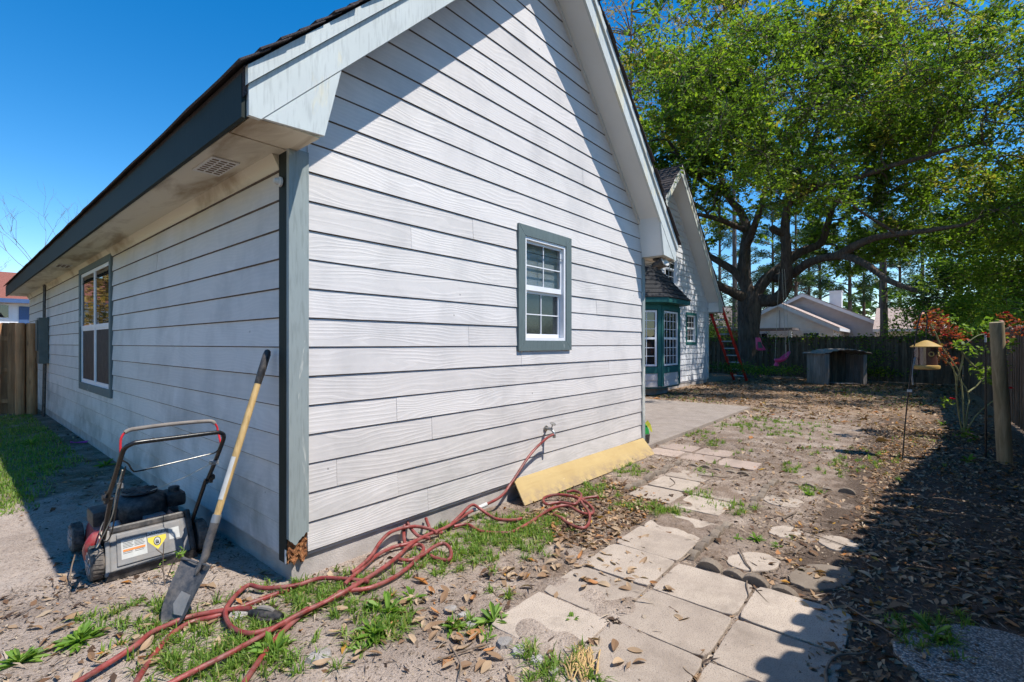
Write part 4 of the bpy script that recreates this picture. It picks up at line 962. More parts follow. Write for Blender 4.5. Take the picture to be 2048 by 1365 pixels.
S.append(strand([(440,575),(470,560),(560,480),(620,390),(680,330),(760,300),(850,290),(940,310),(975,335)], z5, .03, [0,0,.02,.05,.06,.06,.05,.02,0]))
S.append(strand([(775,400),(768,330),(778,252),(810,300),(860,350),(930,362)], z5, .02, [0,.03,.09,.05,.01,0]))
S.append(strand([(905,240),(920,280),(945,325),(1010,330)], z5, .01, [.08,.05,.01,0]))
S.append(strand([(740,495),(800,500),(880,470),(950,420),(1010,395),(1050,420),(1062,470),(1035,500),(960,485),(935,470)], z5, .012, [0,0,.005,.02,.03,.03,.015,0,0,0]))
S.append(strand([(1060,280),(1120,220),(1190,157),(1240,180),(1290,215),(1350,245),(1450,250),(1500,240)], z5, .02, [0,.03,.06,.04,.0,0,0,0]))
S.append(strand([(1080,290),(1160,277),(1250,320),(1400,330),(1460,315),(1560,260),(1680,182),(1780,160),(1860,200),(1920,213),(1945,190),(1900,140),(1820,105),(1720,92),(1640,112),(1650,150),(1740,140),(1830,150),(1870,95),(1830,70),(1780,75)], z5, .005, [0,0,0,0,0,.005,.01,.01,0,0,0,.01,.015,.015,.01,0,0,.01,.02,.02,.01]))
S.append(strand([(1720,200),(1700,215),(1740,235),(1780,265),(1850,297),(1900,292),(1922,250),(1915,200),(1870,125),(1960,105),(1975,112)], z5, .012))
hm = MB()
for s in S: hm.tube(catmull(s, 9), HR, 9)
hose = tag(hm.build('garden_hose', MT['hose'], None, True), 'long dull red garden hose tangled from the wall tap to the foreground', 'hose')
fcon = MB(); e0 = S[3][-1]
fcon.lathe([(.013, -.02), (.016, -.018), (.016, .012), (.012, .015)], e0+Vector((0, 0, .0)), 10); fcon.build('hose_coupling', MT['brass'], hose, True)
c3 = catmull(S[3], 9)
tpi = [p for p in c3 if 1.50 < p.x < 1.86 and p.y > -.75]
tm = MB(); tm.tube(tpi[:5], HR+.005, 10); tm.build('tape_wrap', MT['tape'], hose, True)
# black hose-end sprayer lying by the loop
np0 = G(*z4(1250, 500), .03); np1 = G(*z4(1450, 530), .03); d = (np1-np0); L_ = d.length; d.normalize()
nz = thing('hose_nozzle', (np0.x, np0.y, 0), 'black hose nozzle with worn brown grip lying in the hose loop', 'nozzle')
m = MB(); m.tube([np0-d*.02, np0, np0+d*.02, np0+d*.06, np0+d*(L_*.7), np0+d*L_], [.016, .018, .028, .032, .030, .020], 12, jit=.05); m.build('body', MT['black'], nz, True)
m = MB(); up = Vector((0, 0, 1)); m.tube([np0+d*.03+up*.03, np0+d*.06+up*.036, np0+d*(L_*.6)+up*.034, np0+d*(L_*.72)+up*.026], [.010, .013, .012, .009], 8); m.build('grip', MT['foam'], nz, True)
m = MB(); sdv = d.cross(up); m.tube([np0+d*.05+sdv*.03, np0+d*(L_*.5)+sdv*.045, np0+d*(L_*.85)+sdv*.03], [.007, .008, .006], 7); m.build('trigger', MT['black'], nz)
# ================================================================== shovel
sh = thing('shovel', (-.59, .02, 0), 'long-handled shovel with wooden shaft leaning on the shaded side wall', 'shovel')
T = Vector((-.052, .18, 1.40)); Bt = Vector((-.592, .023, -.005)); SE = at(405, 1125, 2.6); D = (SE-T)/.82
m = MB(); m.tube([T+D*s for s in (.12, .3, .5, .672)], [.0185, .0195, .0195, .018], 12); m.build('shaft', MT['ash'], sh, True)
m = MB(); m.tube([T-D*.002, T+D*.004, T+D*.02, T+D*.10, T+D*.145], [.008, .018, .0225, .0225, .020], 12); m.build('grip', MT['black'], sh, True)
dn = D.normalized()
# stickers wrap the shaft towards the camera
tocam = (Vector((CX, CY, CZ))-(T+D*.5)); tocam = (tocam-dn*tocam.dot(dn)).normalized(); sdx = dn.cross(tocam)
def wrap(s0, s1, a0, a1, name, mat):
    m = MB(); vs = []; n = 6
    for s in (s0, s1):
        for k in range(n+1):
            a = a0+(a1-a0)*k/n; vs.append(T+D*s+(tocam*math.cos(a)+sdx*math.sin(a))*.0202)
    m.add(vs, [(k, k+1, n+2+k, n+1+k) for k in range(n)]); return m.build(name, mat, sh, True)
wrap(.44, .60, -.2, 1.2, 'label', MT['sticker'])
S0 = T+D*.655; S1 = T+D*.80; S2 = T+D*.86
nrm = Vector((-.80, -.30, .25)); nrm = (nrm-dn*nrm.dot(dn)).normalized()
# blade plane: scoop faces the camera and the open yard
m = MB(); m.tube([S0, S0+D*.03, T+D*.76, T+D*.80-nrm*.006, T+D*.83+nrm*.004, T+D*.835+(Bt-SE)*.14+nrm*.012], [.0225, .0225, .021, .020, .017, .006], 12); m.build('socket', MT['blade'], sh, True)
m = MB(); m.tube([S0-D*.001, S0+D*.028], .0232, 12); m.build('ferrule', MT['galv'], sh, True)
c0 = T+D*.825; bd = (Bt-c0).normalized(); bs = bd.cross(nrm).normalized(); bn = bs.cross(bd).normalized()
if bn.dot(nrm) < 0: bn = -bn
BL = (Bt-c0).length+.02
vs = []; fs = []; nu, nv = 12, 14
def hw(v): return .108*(1-.25*v) if v < .55 else .108*(1-.25*.55)*math.sqrt(max(0, 1-((v-.55)/.47)**2))
for side in (0, 1):
    for j in range(nv+1):
        v = j/nv; w_ = max(.004, hw(v))
        for i in range(nu+1):
            u = -1+2*i/nu; dish = .040*(abs(u)**2)*(1-.45*v)+.012*math.sin(v*3.1)-(.018*max(0, 1-v*5))*(1-abs(u))
            vs.append(c0+bd*(BL*v-.012*(abs(u)**2)*(1-v))+bs*(u*w_)+bn*(dish-(.003 if side else 0)))
N1 = (nu+1)*(nv+1)
for j in range(nv):
    for i in range(nu):
        a = j*(nu+1)+i; fs.append((a, a+1, a+nu+2, a+nu+1)); fs.append((N1+a, N1+a+nu+1, N1+a+nu+2, N1+a+1))
for i in range(nu): fs.append((i, N1+i, N1+i+1, i+1)); a = nv*(nu+1)+i; fs.append((a, a+1, N1+a+1, N1+a))
for j in range(nv):
    a = j*(nu+1); fs.append((a, a+nu+1, N1+a+nu+1, N1+a)); a += nu; fs.append((a, N1+a, N1+a+nu+1, a+nu+1))
m = MB(); m.add(vs, fs); m.build('blade', MT['blade'], sh, True)
m = MB(); 
for u in (-1, 1): m.tube([c0+bs*(u*.02)+bn*.012, c0+bs*(u*.06)+bn*.03-bd*.004, c0+bs*(u*.106)+bn*.042], .006, 6)
m.build('step_edge', MT['blade'], sh, True)
m = MB(); cc = c0+bd*(BL*.62)+bn*.013; m.add([cc+bs*a+bd*b+bn*(.004+.03*abs(a)**1) for a, b in ((-.045, -.05), (.03, -.055), (.045, .01), (.01, .05), (-.05, .045))], [(0, 1, 2, 3, 4)]); m.build('label', MT['greyplastic'], sh)
# ================================================================== lawn mower
mw = thing('lawn_mower', (-.48, .93, 0), 'red and black push lawn mower with grey danger-labelled rear flap beside the side wall', 'lawn mower')
XL_, XR_ = -.755, -.20; XC = (XL_+XR_)/2; YR, YF = .93, 1.72
def lab_part(o, l): o['label'] = l; return o
dk = MB(); dk.prism([(XL_+.06, YR+.02), (XR_-.06, YR+.02), (XR_-.03, YR+.25), (XR_-.03, YF-.2), (XR_-.14, YF), (XL_+.14, YF), (XL_+.03, YF-.2), (XL_+.03, YR+.25)], lambda p, s: (XC+(p[0]-XC)*(1 if s == 0 else .92), p[1]+(0 if s == 0 else .0), .06 if s == 0 else .20)); dk.build('deck', MT['redpaint'], mw, True, bevel=.025)
dk = MB(); dk.tube(catmull([(XL_+.01, YR+.12, .10), (XL_-.005, YR+.05, .19), (XL_+.03, YR+.05, .25), (XL_+.09, YR+.1, .23)], 5), .045, 10); dk.build('fender', MT['redpaint'], mw, True)
for (x, y, r, s) in ((XL_, YR+.0, .105, -1), (XR_, YR+.0, .105, 1), (XL_, YR+.64, .095, -1), (XR_, YR+.64, .095, 1)):
    Mx = Matrix.Rotation(R(90), 3, 'Y'); m = MB(); w_ = .062
    m.lathe([(r*.62, -w_/2), (r*.93, -w_/2), (r, -w_*.36), (r, w_*.36), (r*.93, w_/2), (r*.62, w_/2)], (x, y, r+.005), 28, Mx)
    wheel = m.build('wheel', MT['rubber'], mw, True)
    m = MB(); m.lathe([(r*.64, -w_*.32), (r*.64, w_*.52*s*s), (r*.2, w_*.52)], (x, y, r+.005), 24, Mx if s > 0 else Matrix.Rotation(R(-90), 3, 'Y')); m.lathe([(r*.22, 0), (r*.22, w_*.66), (r*.12, w_*.70)], (x, y, r+.005), 14, Mx if s > 0 else Matrix.Rotation(R(-90), 3, 'Y'))
    for q in range(8):
        a = 2*math.pi*q/8; m.beam((x+s*w_*.53, y+math.cos(a)*r*.2, r+.005+math.sin(a)*r*.2), (x+s*w_*.53, y+math.cos(a)*r*.66, r+.005+math.sin(a)*r*.66), .012, .010, (1, 0, 0))
    m.build('rim', MT['rim'], wheel, True)
    m = MB()
    for q in range(26):
        a = 2*math.pi*q/26; m.beam((x-.024, y+math.cos(a)*r*1.0, r+.005+math.sin(a)*r*1.0), (x+.024, y+math.cos(a+.09)*r*1.0, r+.005+math.sin(a+.09)*r*1.0), .010, .006, (0, math.cos(a), math.sin(a)))
    tr = m.build('tread', MT['rubber'], wheel); tr['kind'] = 'stuff'
# rear flap
fl_ = [Vector((XL_+.055, YR-.10, .055)), Vector((XR_-.075, YR-.10, .055)), Vector((XR_-.085, YR-.015, .275)), Vector((XL_+.065, YR-.015, .275))]
def flat(name, a, b, c, d, off, thick, mat, parent, bev=0.0):
    ux = (fl_[1]-fl_[0]); uy = ((fl_[3]+fl_[2])/2-(fl_[0]+fl_[1])/2); nn = ux.cross(uy).normalized()
    if nn.y > 0: nn = -nn
    def Pt(u, v, o): 
        lo = fl_[0]+(fl_[1]-fl_[0])*u; hi = fl_[3]+(fl_[2]-fl_[3])*u; return lo+(hi-lo)*v+nn*o
    m = MB(); m.prism([(a, c), (b, c), (b, d), (a, d)], lambda p, s: Pt(p[0], p[1], off if s == 0 else off+thick)); return m.build(name, mat, parent, bevel=bev), Pt
flap, Pt = flat('rear_flap', 0, 1, 0, 1, -.02, .02, MT['greyplastic'], mw, .008)
flat('flap_panel', .08, .90, .10, .90, .0005, .009, MT['greyplastic'], flap, .004)
o, _ = flat('hinge_cover', -.01, 1.0, .93, 1.13, -.03, .035, MT['black'], mw, .012)
flat('flap_side', -.055, .0, -.08, 1.05, -.03, .04, MT['greyplastic'], mw, .006); flat('flap_side', .985, 1.06, .0, 1.15, -.05, .07, MT['black'], mw, .012)
m = MB(); m.prism([(XL_+.03, .012), (XR_-.04, .012), (XR_-.06, .06), (XL_+.05, .06)], lambda p, s: (p[0], YR-.12 if s == 0 else YR-.10, p[1])); m.build('trailing_skirt', MT['black'], mw)
flat('warning_sticker', .13, .44, .24, .72, .0098, .0006, MT['sticker'], flap); flat('danger_sticker', .445, .70, .24, .80, .0098, .0006, MT['greyplastic'], flap)
flat('danger_band', .45, .695, .635, .785, .0105, .0003, MT['sticker'], flap); flat('blank_sticker', .73, .87, .44, .74, .0098, .0006, MT['sticker'], flap)
m = MB(); m.prism([(.455, .62), (.69, .62), (.69, .52), (.572, .27), (.455, .52)], lambda p, s: Pt(p[0], p[1], .0105 if s == 0 else .0109)); m.build('yellow_shield', MT['yellow'], flap)
m = MB(); m.prism([(.572+.048*math.cos(a), .485+.115*math.sin(a)) for a in [2*math.pi*i/16 for i in range(16)]], lambda p, s: Pt(p[0], p[1], .0111 if s == 0 else .0114)); m.build('pictogram_ring', MT['ink'], flap)
m = MB(); m.prism([(.572+.039*math.cos(a), .485+.095*math.sin(a)) for a in [2*math.pi*i/16 for i in range(16)]], lambda p, s: Pt(p[0], p[1], .0116 if s == 0 else .0118)); m.build('pictogram_disc', MT['sticker'], flap)
m = MB()
for hx, hh in ((-.020, .05), (-.008, .07), (.004, .065), (.016, .045)): m.prism([(.572+hx-.004, .46), (.572+hx+.004, .46), (.572+hx+.004, .46+hh), (.572+hx-.004, .46+hh)], lambda p, s: Pt(p[0], p[1], .0120 if s == 0 else .0122))
m.prism([(.55, .42), (.592, .42), (.592, .465), (.55, .465)], lambda p, s: Pt(p[0], p[1], .0120 if s == 0 else .0122)); hp = m.build('hand_pictogram', MT['ink'], flap); hp['kind'] = 'stuff'
m = MB()
for q in range(9):
    v = .66-q*.036
    if q not in (5, 6):
        for (a, b) in ((.15, .28), (.29, .42)): m.prism([(a, v), (b-.01*(q % 3), v), (b-.01*(q % 3), v+.012), (a, v+.012)], lambda p, s: Pt(p[0], p[1], .0105 if s == 0 else .0107))
pl = m.build('print_lines', MT['ink'], flap); pl['kind'] = 'stuff'
flat('orange_band', .15, .42, .425, .475, .0105, .0002, MT['orange'], flap)
def text_mesh(txt, name, mat, parent, org, ux, uy, size):
    cu = bpy.data.curves.new(name, 'FONT'); cu.body = txt; cu.size = size; cu.align_x = 'CENTER'; cu.align_y = 'CENTER'; cu.extrude = .0002
    o = bpy.data.objects.new(name, cu); COL.objects.link(o); dg = bpy.context.evaluated_depsgraph_get(); dg.update()
    me = bpy.data.meshes.new_from_object(o.evaluated_get(dg)); bpy.data.objects.remove(o)
    zz = ux.cross(uy); me.transform(Matrix(((ux.x, uy.x, zz.x, org.x), (ux.y, uy.y, zz.y, org.y), (ux.z, uy.z, zz.z, org.z), (0, 0, 0, 1))))
    me.materials.clear(); me.materials.append(mat); return link(bpy.data.objects.new(name, me), parent)
u_ = (Pt(1, .5, 0)-Pt(0, .5, 0)).normalized(); v_ = (Pt(.5, 1, 0)-Pt(.5, 0, 0)).normalized()
tx = text_mesh('DANGER', 'danger_lettering', MT['ink'], flap, Pt(.572, .71, .0113), u_, v_, .027); tx['kind'] = 'stuff'
# engine
ex, ey = XC+.02, YR+.36
m = MB(); m.lathe([(.15, .20), (.165, .24), (.17, .30), (.165, .345), (.14, .375), (.10, .39), (.04, .395)], (ex, ey, 0), 24); eng = m.build('engine_shroud', MT['black'], mw, True)
m = MB(); m.lathe([(.10, .396), (.105, .402), (.10, .412), (.06, .418), (.02, .42)], (ex, ey, 0), 20)
for q in range(14): a = 2*math.pi*q/14; m.beam((ex+.03*math.cos(a), ey+.03*math.sin(a), .42), (ex+.10*math.cos(a), ey+.10*math.sin(a), .414), .008, .006)
sg = m.build('starter_guard', MT['black'], eng, True); sg['kind'] = 'stuff'
m = MB(); m.box(ex-.27, ex-.13, ey-.10, ey+.10, .24, .34); m.build('air_filter', MT['black'], mw, True, bevel=.02)
m = MB(); m.box(ex+.13, ex+.25, ey-.13, ey+.07, .27, .37); tank = m.build('fuel_tank', MT['black'], mw, True, bevel=.03)
m = MB(); m.lathe([(.035, .37), (.035, .40), (.028, .405)], (ex+.19, ey-.05, 0), 14); m.build('fuel_cap', MT['black'], tank, True)
m = MB(); m.box(ex-.02, ex+.10, ey-.22, ey-.15, .21, .27); m.build('cylinder_fins', MT['galv'], mw, bevel=.004)
m = MB(); m.tube([(ex-.16, ey-.2, .2), (ex-.17, ey-.16, .27)], .03, 10); m.build('muffler', MT['galv'], mw, True)
# handle
HT = (-.72, -.245); LZ = .25
def hp_(x, y, z): return Vector((x, y, z))
lowL = [hp_(XL_+.035, YR+.02, .14), hp_(XL_+.035, YR-.01, .22), hp_(-.722, .68, .545)]; lowR = [hp_(XR_-.045, YR+.02, .14), hp_(XR_-.045, YR-.01, .22), hp_(-.236, .68, .545)]
for l in (lowL, lowR): m = MB(); m.tube(catmull(l, 5), .0125, 10); m.build('lower_handle', MT['blackmetal'], mw, True)
arc = [hp_(-.738, .72, .515), hp_(-.732, .55, .675), hp_(-.728, .40, .832), hp_(-.722, .365, .875), hp_(-.70, .345, .897), hp_(-.66, .338, .905), hp_(-.48, .338, .905), hp_(-.30, .338, .905), hp_(-.26, .345, .897), hp_(-.238, .365, .875), hp_(-.232, .40, .832), hp_(-.228, .55, .675), hp_(-.222, .72, .515)]
m = MB(); m.tube(catmull(arc, 6), .0125, 10); m.build('upper_handle', MT['blackmetal'], mw, True)
bail = [hp_(-.722, .44, .80), hp_(-.722, .455, .875), hp_(-.716, .46, .925), hp_(-.69, .464, .955), hp_(-.64, .466, .962), hp_(-.48, .468, .966), hp_(-.32, .466, .962), hp_(-.27, .464, .955), hp_(-.246, .46, .925), hp_(-.240, .455, .89), hp_(-.236, .42, .82)]
cb_ = catmull(bail, 6); m = MB(); m.tube(cb_, .006, 8); bl = m.build('bail_lever', MT['redplastic'], mw, True)
m = MB(); m.tube(cb_[16:46], .0115, 10); m.build('foam_grip', MT['foam'], bl, True)
m = MB(); m.tube(catmull([hp_(-.715, .43, .80), hp_(-.69, .44, .775), hp_(-.67, .445, .735), hp_(-.64, .45, .725), hp_(-.48, .45, .74), hp_(-.32, .45, .755), hp_(-.26, .44, .765), hp_(-.243, .41, .80), hp_(-.236, .40, .83)], 6), .0042, 7); m.build('drive_lever', MT['blackmetal'], mw, True)
m = MB(); m.tube([hp_(-.236, .52, .69), hp_(-.36, .70, .58), hp_(ex+.04, ey-.05, .40)], .0022, 5); m.build('starter_cord', MT['paleplastic'], mw)
m = MB(); m.box(-.262, -.218, .50, .55, .675, .70); m.build('cord_guide', MT['galv'], mw, bevel=.005)
m = MB(); m.tube(catmull([hp_(-.70, .45, .76), hp_(-.705, .55, .63), hp_(-.70, .68, .47), hp_(-.70, .80, .30), hp_(-.72, .84, .25), hp_(-.74, .88, .30), hp_(-.70, .95, .36), hp_(-.66, 1.05, .32)], 6), .004, 6); m.build('control_cable', MT['black'], mw, True)
m = MB(); m.tube(catmull([hp_(-.71, .47, .74), hp_(-.715, .58, .60), hp_(-.71, .72, .43), hp_(-.74, .84, .27), hp_(-.76, .86, .22), hp_(-.74, .90, .26), hp_(-.70, .98, .30)], 6), .0035, 6); m.build('control_cable', MT['paleplastic'], mw, True)
for x, s in ((-.745, -1), (-.212, 1)):
    m = MB(); m.lathe([(.020, 0), (.024, .008), (.016, .02)], (x, .665, .56), 8, Matrix.Rotation(R(90*s), 3, 'Y')); m.box(x-.008, x+.008, .655, .675, .525, .595); m.build('wing_knob', MT['black'], mw)
m = MB(); m.box(-.712, -.69, .555, .60, .62, .645); m.build('cable_clip', MT['galv'], mw)
# ================================================================== green bag of soil at the corner
gb = thing('soil_bag', (5.06, .12, .045), 'crumpled green and yellow plastic bag tucked behind the far house corner', 'bag')
m = MB(); r_ = random.Random(5); prof = [(.0, .05), (.12, .055), (.15, .14), (.13, .24), (.09, .31), (.05, .335)]
m.lathe([(max(.02, p[0]), p[1]) for p in prof], (5.02, .10, 0), 14, Matrix.Diagonal((.9, .7, 1)))
m.v = [(x+r_.uniform(-.015, .015), y+r_.uniform(-.015, .015), z+r_.uniform(-.01, .01)) for x, y, z in m.v]; m.build('bag_body', MT['greenbag'], gb, True)
m = MB(); m.add([(4.98, .02, .33), (5.02, .0, .37), (5.10, -.01, .30), (5.17, .0, .22), (5.20, .01, .17), (5.12, .0, .20), (5.05, .01, .27)], [(0, 1, 2, 6), (2, 3, 5, 6), (3, 4, 5)]); m.build('torn_edge', MT['yellowbag'], gb)
m = MB(); m.lathe([(.10, .045), (.12, .05), (.13, .17), (.10, .175)], (5.01, .10, 0), 14); tag(m.build('flower_pot', MT['black'], None, True), 'black pot under the green bag at the far house corner', 'pot')
# ================================================================== foliage helpers
def leaf_cloud(C, size, aspect=0.5, spread=None, droop=0.0, seed=1, up=0.35):
    """C (n,3) centres -> diamond leaves folded along the midrib, two triangles each"""
    r = np.random.default_rng(seed); n = len(C)
    d = r.normal(size=(n, 3)); d[:, 2] = d[:, 2]*0.6-droop; d /= np.linalg.norm(d, axis=1)[:, None]
    w = r.normal(size=(n, 3)); w[:, 2] += 0; nrm = np.cross(d, w); nrm[:, 2] = np.abs(nrm[:, 2])+up; nrm -= d*np.sum(nrm*d, 1)[:, None]; nrm /= np.linalg.norm(nrm, axis=1)[:, None]
    s = np.cross(d, nrm); sz = (size*r.uniform(0.65, 1.35, n))[:, None]
    fold = nrm*sz*aspect*0.22
    V = np.stack([C-d*sz*0.5, C+s*sz*aspect*0.5+fold, C+d*sz*0.5, C-s*sz*aspect*0.5+fold], 1).reshape(-1, 3)
    F = np.arange(n*4).reshape(n, 4); return V, F
def tri_leaf_cloud(C, size, **k): return leaf_cloud(C, size, **k)
def clumps(centres, radii, per, seed, flat=0.75):
    r = np.random.default_rng(seed); out = []; idx = []
    for i, (c, R_) in enumerate(zip(centres, radii)):
        n = int(per*(R_**2)); p = r.normal(size=(n, 3)); p /= np.linalg.norm(p, axis=1)[:, None]; p *= (r.uniform(0, 1, n)**0.45)[:, None]*R_; p[:, 2] *= flat
        out.append(p+np.array(c)); idx.append(np.full(n, i))
    return np.concatenate(out), np.concatenate(idx)
def limb(mb, pts, r0, r1, n=9, sub=6, jit=0.06):
    c = catmull(pts, sub); N = len(c); mb.tube(c, [r0+(r1-r0)*(i/(N-1))**0.8 for i in range(N)], n, jit=jit); return c
def twig_to(mb, a, b, r0, r1, seed, n=5):
    r = random.Random(seed); a = Vector(a); b = Vector(b); m = (a+b)/2+Vector((r.uniform(-.4, .4), r.uniform(-.4, .4), r.uniform(-.1, .5)))*(b-a).length*.3
    c = catmull([a, m, b], 4); mb.tube(c, [r0+(r1-r0)*i/(len(c)-1) for i in range(len(c))], n, caps=False)
# ================================================================== the live oak
oak = thing('oak_tree', (20.7, 2.6, 0), 'huge spreading live oak with forked dark trunk standing before the back fence', 'tree')
TD = 20.7
tm = MB(); skel = []
b = Vector((20.7, 2.6, 0))
trunk = [at(1498, 757, TD)+Vector((0, 0, -.15)), at(1496, 735, TD), at(1497, 690, TD), at(1498, 640, TD), at(1500, 605, TD), at(1502, 585, TD)]
c = catmull(trunk, 5); rr = [.62, .56, .50, .46, .44, .43, .42, .42, .41, .41, .41, .42, .42, .43, .44, .45, .46, .46, .47, .48, .48, .46, .44, .42, .40, .38]
tm.tube(c, [rr[min(i, len(rr)-1)] for i in range(len(c))], 16, jit=.04); skel += c
LM = [([(1497,600,20.7),(1465,585,20.4),(1435,570,20.0),(1405,548,19.5),(1360,520,18.8)], .24, .10),
      ([(1494,575,20.7),(1472,546,20.9),(1440,525,21.2),(1412,508,21.6),(1370,480,22.2)], .22, .09),
      ([(1497,590,20.7),(1487,545,20.8),(1490,495,20.9),(1494,462,21.0),(1480,422,21.2),(1455,391,21.5),(1430,310,22.0),(1416,230,22.5),(1405,150,23)], .30, .06),
      ([(1504,600,20.7),(1550,600,20.0),(1571,572,19.6),(1573,510,19.3),(1570,455,19.2),(1579,400,19.0),(1592,355,18.8),(1625,290,18.4),(1650,220,18.0),(1690,150,17.5)], .30, .06),
      ([(1506,596,20.7),(1530,562,20.6),(1562,535,20.4),(1600,505,20.2),(1640,488,20.0),(1655,450,19.8),(1672,400,19.4),(1720,340,19.0),(1780,260,18.5)], .28, .06),
      ([(1550,556,20.5),(1585,548,19.6),(1620,525,18.6),(1680,512,17.2),(1730,528,16.2),(1775,560,15.4),(1832,582,14.8)], .22, .07),
      ([(1675,513,17.3),(1720,487,16.4),(1770,472,15.6),(1850,462,14.6),(1930,450,13.6)], .17, .05),
      ([(1490,500,20.9),(1510,450,20.0),(1525,400,19.0),(1540,330,18.0),(1530,260,17.0)], .18, .05),
      ([(1494,462,21.0),(1440,440,20.0),(1400,430,19.0),(1370,425,18.2)], .14, .05),
      ([(1578,400,19.0),(1640,370,17.8),(1700,360,16.6),(1790,330,15.2),(1900,300,13.8)], .15, .05),
      ([(1455,391,21.5),(1400,360,21),(1350,300,20.5),(1310,240,20)], .13, .05),
      ([(1592,355,18.8),(1560,270,18.4),(1500,200,18.2),(1450,120,18.2)], .14, .05)]
for P, r0, r1 in LM:
    pts = [at(*p) for p in P]; skel += limb(tm, pts, r0, r1, 10)[3:]
# broken stubs
for P, r0 in (([(1573,470,19.25),(1552,462,19.1),(1543,455,19.05)], .15), ([(1825,580,14.85),(1832,582,14.75)], .075)): limb(tm, [at(*p) for p in P], r0, r0*.85, 9)
rs = random.Random(21); cen = []; rad = []
tries = 0
while len(cen) < 520 and tries < 40000:
    tries += 1
    u = Vector((rs.gauss(0, 1), rs.gauss(0, 1), rs.gauss(0, 1))).normalized()*(rs.random()**0.42)
    p = Vector((18.8+u.x*8.2, .2+u.y*9.6, 9.9+u.z*6.6))
    if p.z < 4.6: continue
    rel = p-Vector((CX, CY, CZ)); t = rel.x*FWD[0]+rel.y*FWD[1]; px = 1024+FPX*(rel.x*RGT[0]+rel.y*RGT[1])/t; py = 688-FPX*rel.z/t
    if p.x < 18 and p.y > 1.2 and p.z < 8.3: continue
    if p.x < 10.8: continue
    low = 500 if px < 1650 else 540 if px < 1800 else 600
    if py > low: continue
    if math.hypot(p.x-20.3, p.y-2.0) < 3.2 and p.z < 7.2: continue
    if 1420 < px < 1720 and py > 380 and t < 19.2 and rs.random() < .8: continue
    if py < -420: 
        if rs.random() < .6: continue
    if py < (120 if px < 1480 else 20) and rs.random() < .8: continue
    if math.sin(p.x*1.1+p.z*.7)+math.sin(p.y*1.3-p.z*.9+1)+math.sin(p.x*.6-p.y*.8) < -.15: continue
    cen.append(p); rad.append(rs.choice((.5, .7, .9, 1.15, 1.3)))
skv = np.array([tuple(s) for s in skel]); lev = np.zeros(len(skv))
order = sorted(range(len(cen)), key=lambda i: float(np.min(np.linalg.norm(skv-np.array(tuple(cen[i])), axis=1))))
for i in order:
    p = cen[i]; d = np.linalg.norm(skv-np.array(tuple(p)), axis=1)+np.maximum(0, skv[:, 2]-p.z)*.5+lev*.12; j = int(np.argmin(d)); a_ = Vector(skv[j]); q = p-a_; rs2 = random.Random(i)
    m1 = a_+q*.35+Vector((rs2.uniform(-.25, .25), rs2.uniform(-.25, .25), rs2.uniform(-.05, .25)))*q.length*.6; m2 = a_+q*.7+Vector((rs2.uniform(-.2, .2), rs2.uniform(-.2, .2), rs2.uniform(-.1, .2)))*q.length*.5
    c = catmull([a_, m1, m2, p], 4); r0 = .05 if lev[j] == 0 else max(.014, .036-.006*lev[j]); tm.tube(c, [r0*(1-.75*k/len(c)) for k in range(len(c))], 5, caps=False)
    skv = np.vstack([skv, np.array([tuple(v) for v in c[2:]])]); lev = np.concatenate([lev, np.full(len(c)-2, lev[j]+1)])
# leafy sprays: each clump is a handful of thin twigs carrying its leaves
r = np.random.default_rng(5); LC = []; LT = []; LD = []
for i, p in enumerate(cen):
    ns = int(6+9.5*rad[i]); tone_i = rs.gauss(.56, .22)+(p.z-9)*.02
    for s_ in range(ns):
        d = Vector((r.normal(), r.normal(), r.normal()*.55+.12)).normalized(); L_ = rad[i]*r.uniform(.55, 1.25); b0 = p+d*(.12*rad[i]); dr = Vector((0, 0, -1))
        m1 = b0+d*L_*.5+Vector((r.normal(), r.normal(), r.normal()))*.06; m2 = b0+d*L_+dr*L_*r.uniform(.05, .4)
        tm.tube([b0, m1, m2], [.011, .007, .003], 3, caps=False)
        n = int(13+11*L_); t_ = r.uniform(.12, 1.05, n); q = np.array([tuple(b0)])*((1-t_)**2)[:, None]+np.array([tuple(m1*2-(b0+m2)*.5)])*(2*t_*(1-t_))[:, None]+np.array([tuple(m2)])*(t_**2)[:, None]
        LC.append(q+r.normal(size=(n, 3))*.062); LT.append(np.full(n, tone_i+r.normal()*.10)+t_*.10)
tm.build('trunk', MT['bark'], oak, True)
C = np.concatenate(LC); dep = (C[:, 0]-CX)*FWD[0]+(C[:, 1]-CY)*FWD[1]; V, F = leaf_cloud(C, np.clip(dep/20*.165, .09, .165)*r.lognormal(0, .22, len(C)), .5, seed=3)
np_mesh('crown', V, F, MT['leaf_oak'], oak, np.clip(np.concatenate(LT)+r.normal(0, .10, len(C)), 0, 1))
print('oak leaves', len(F))
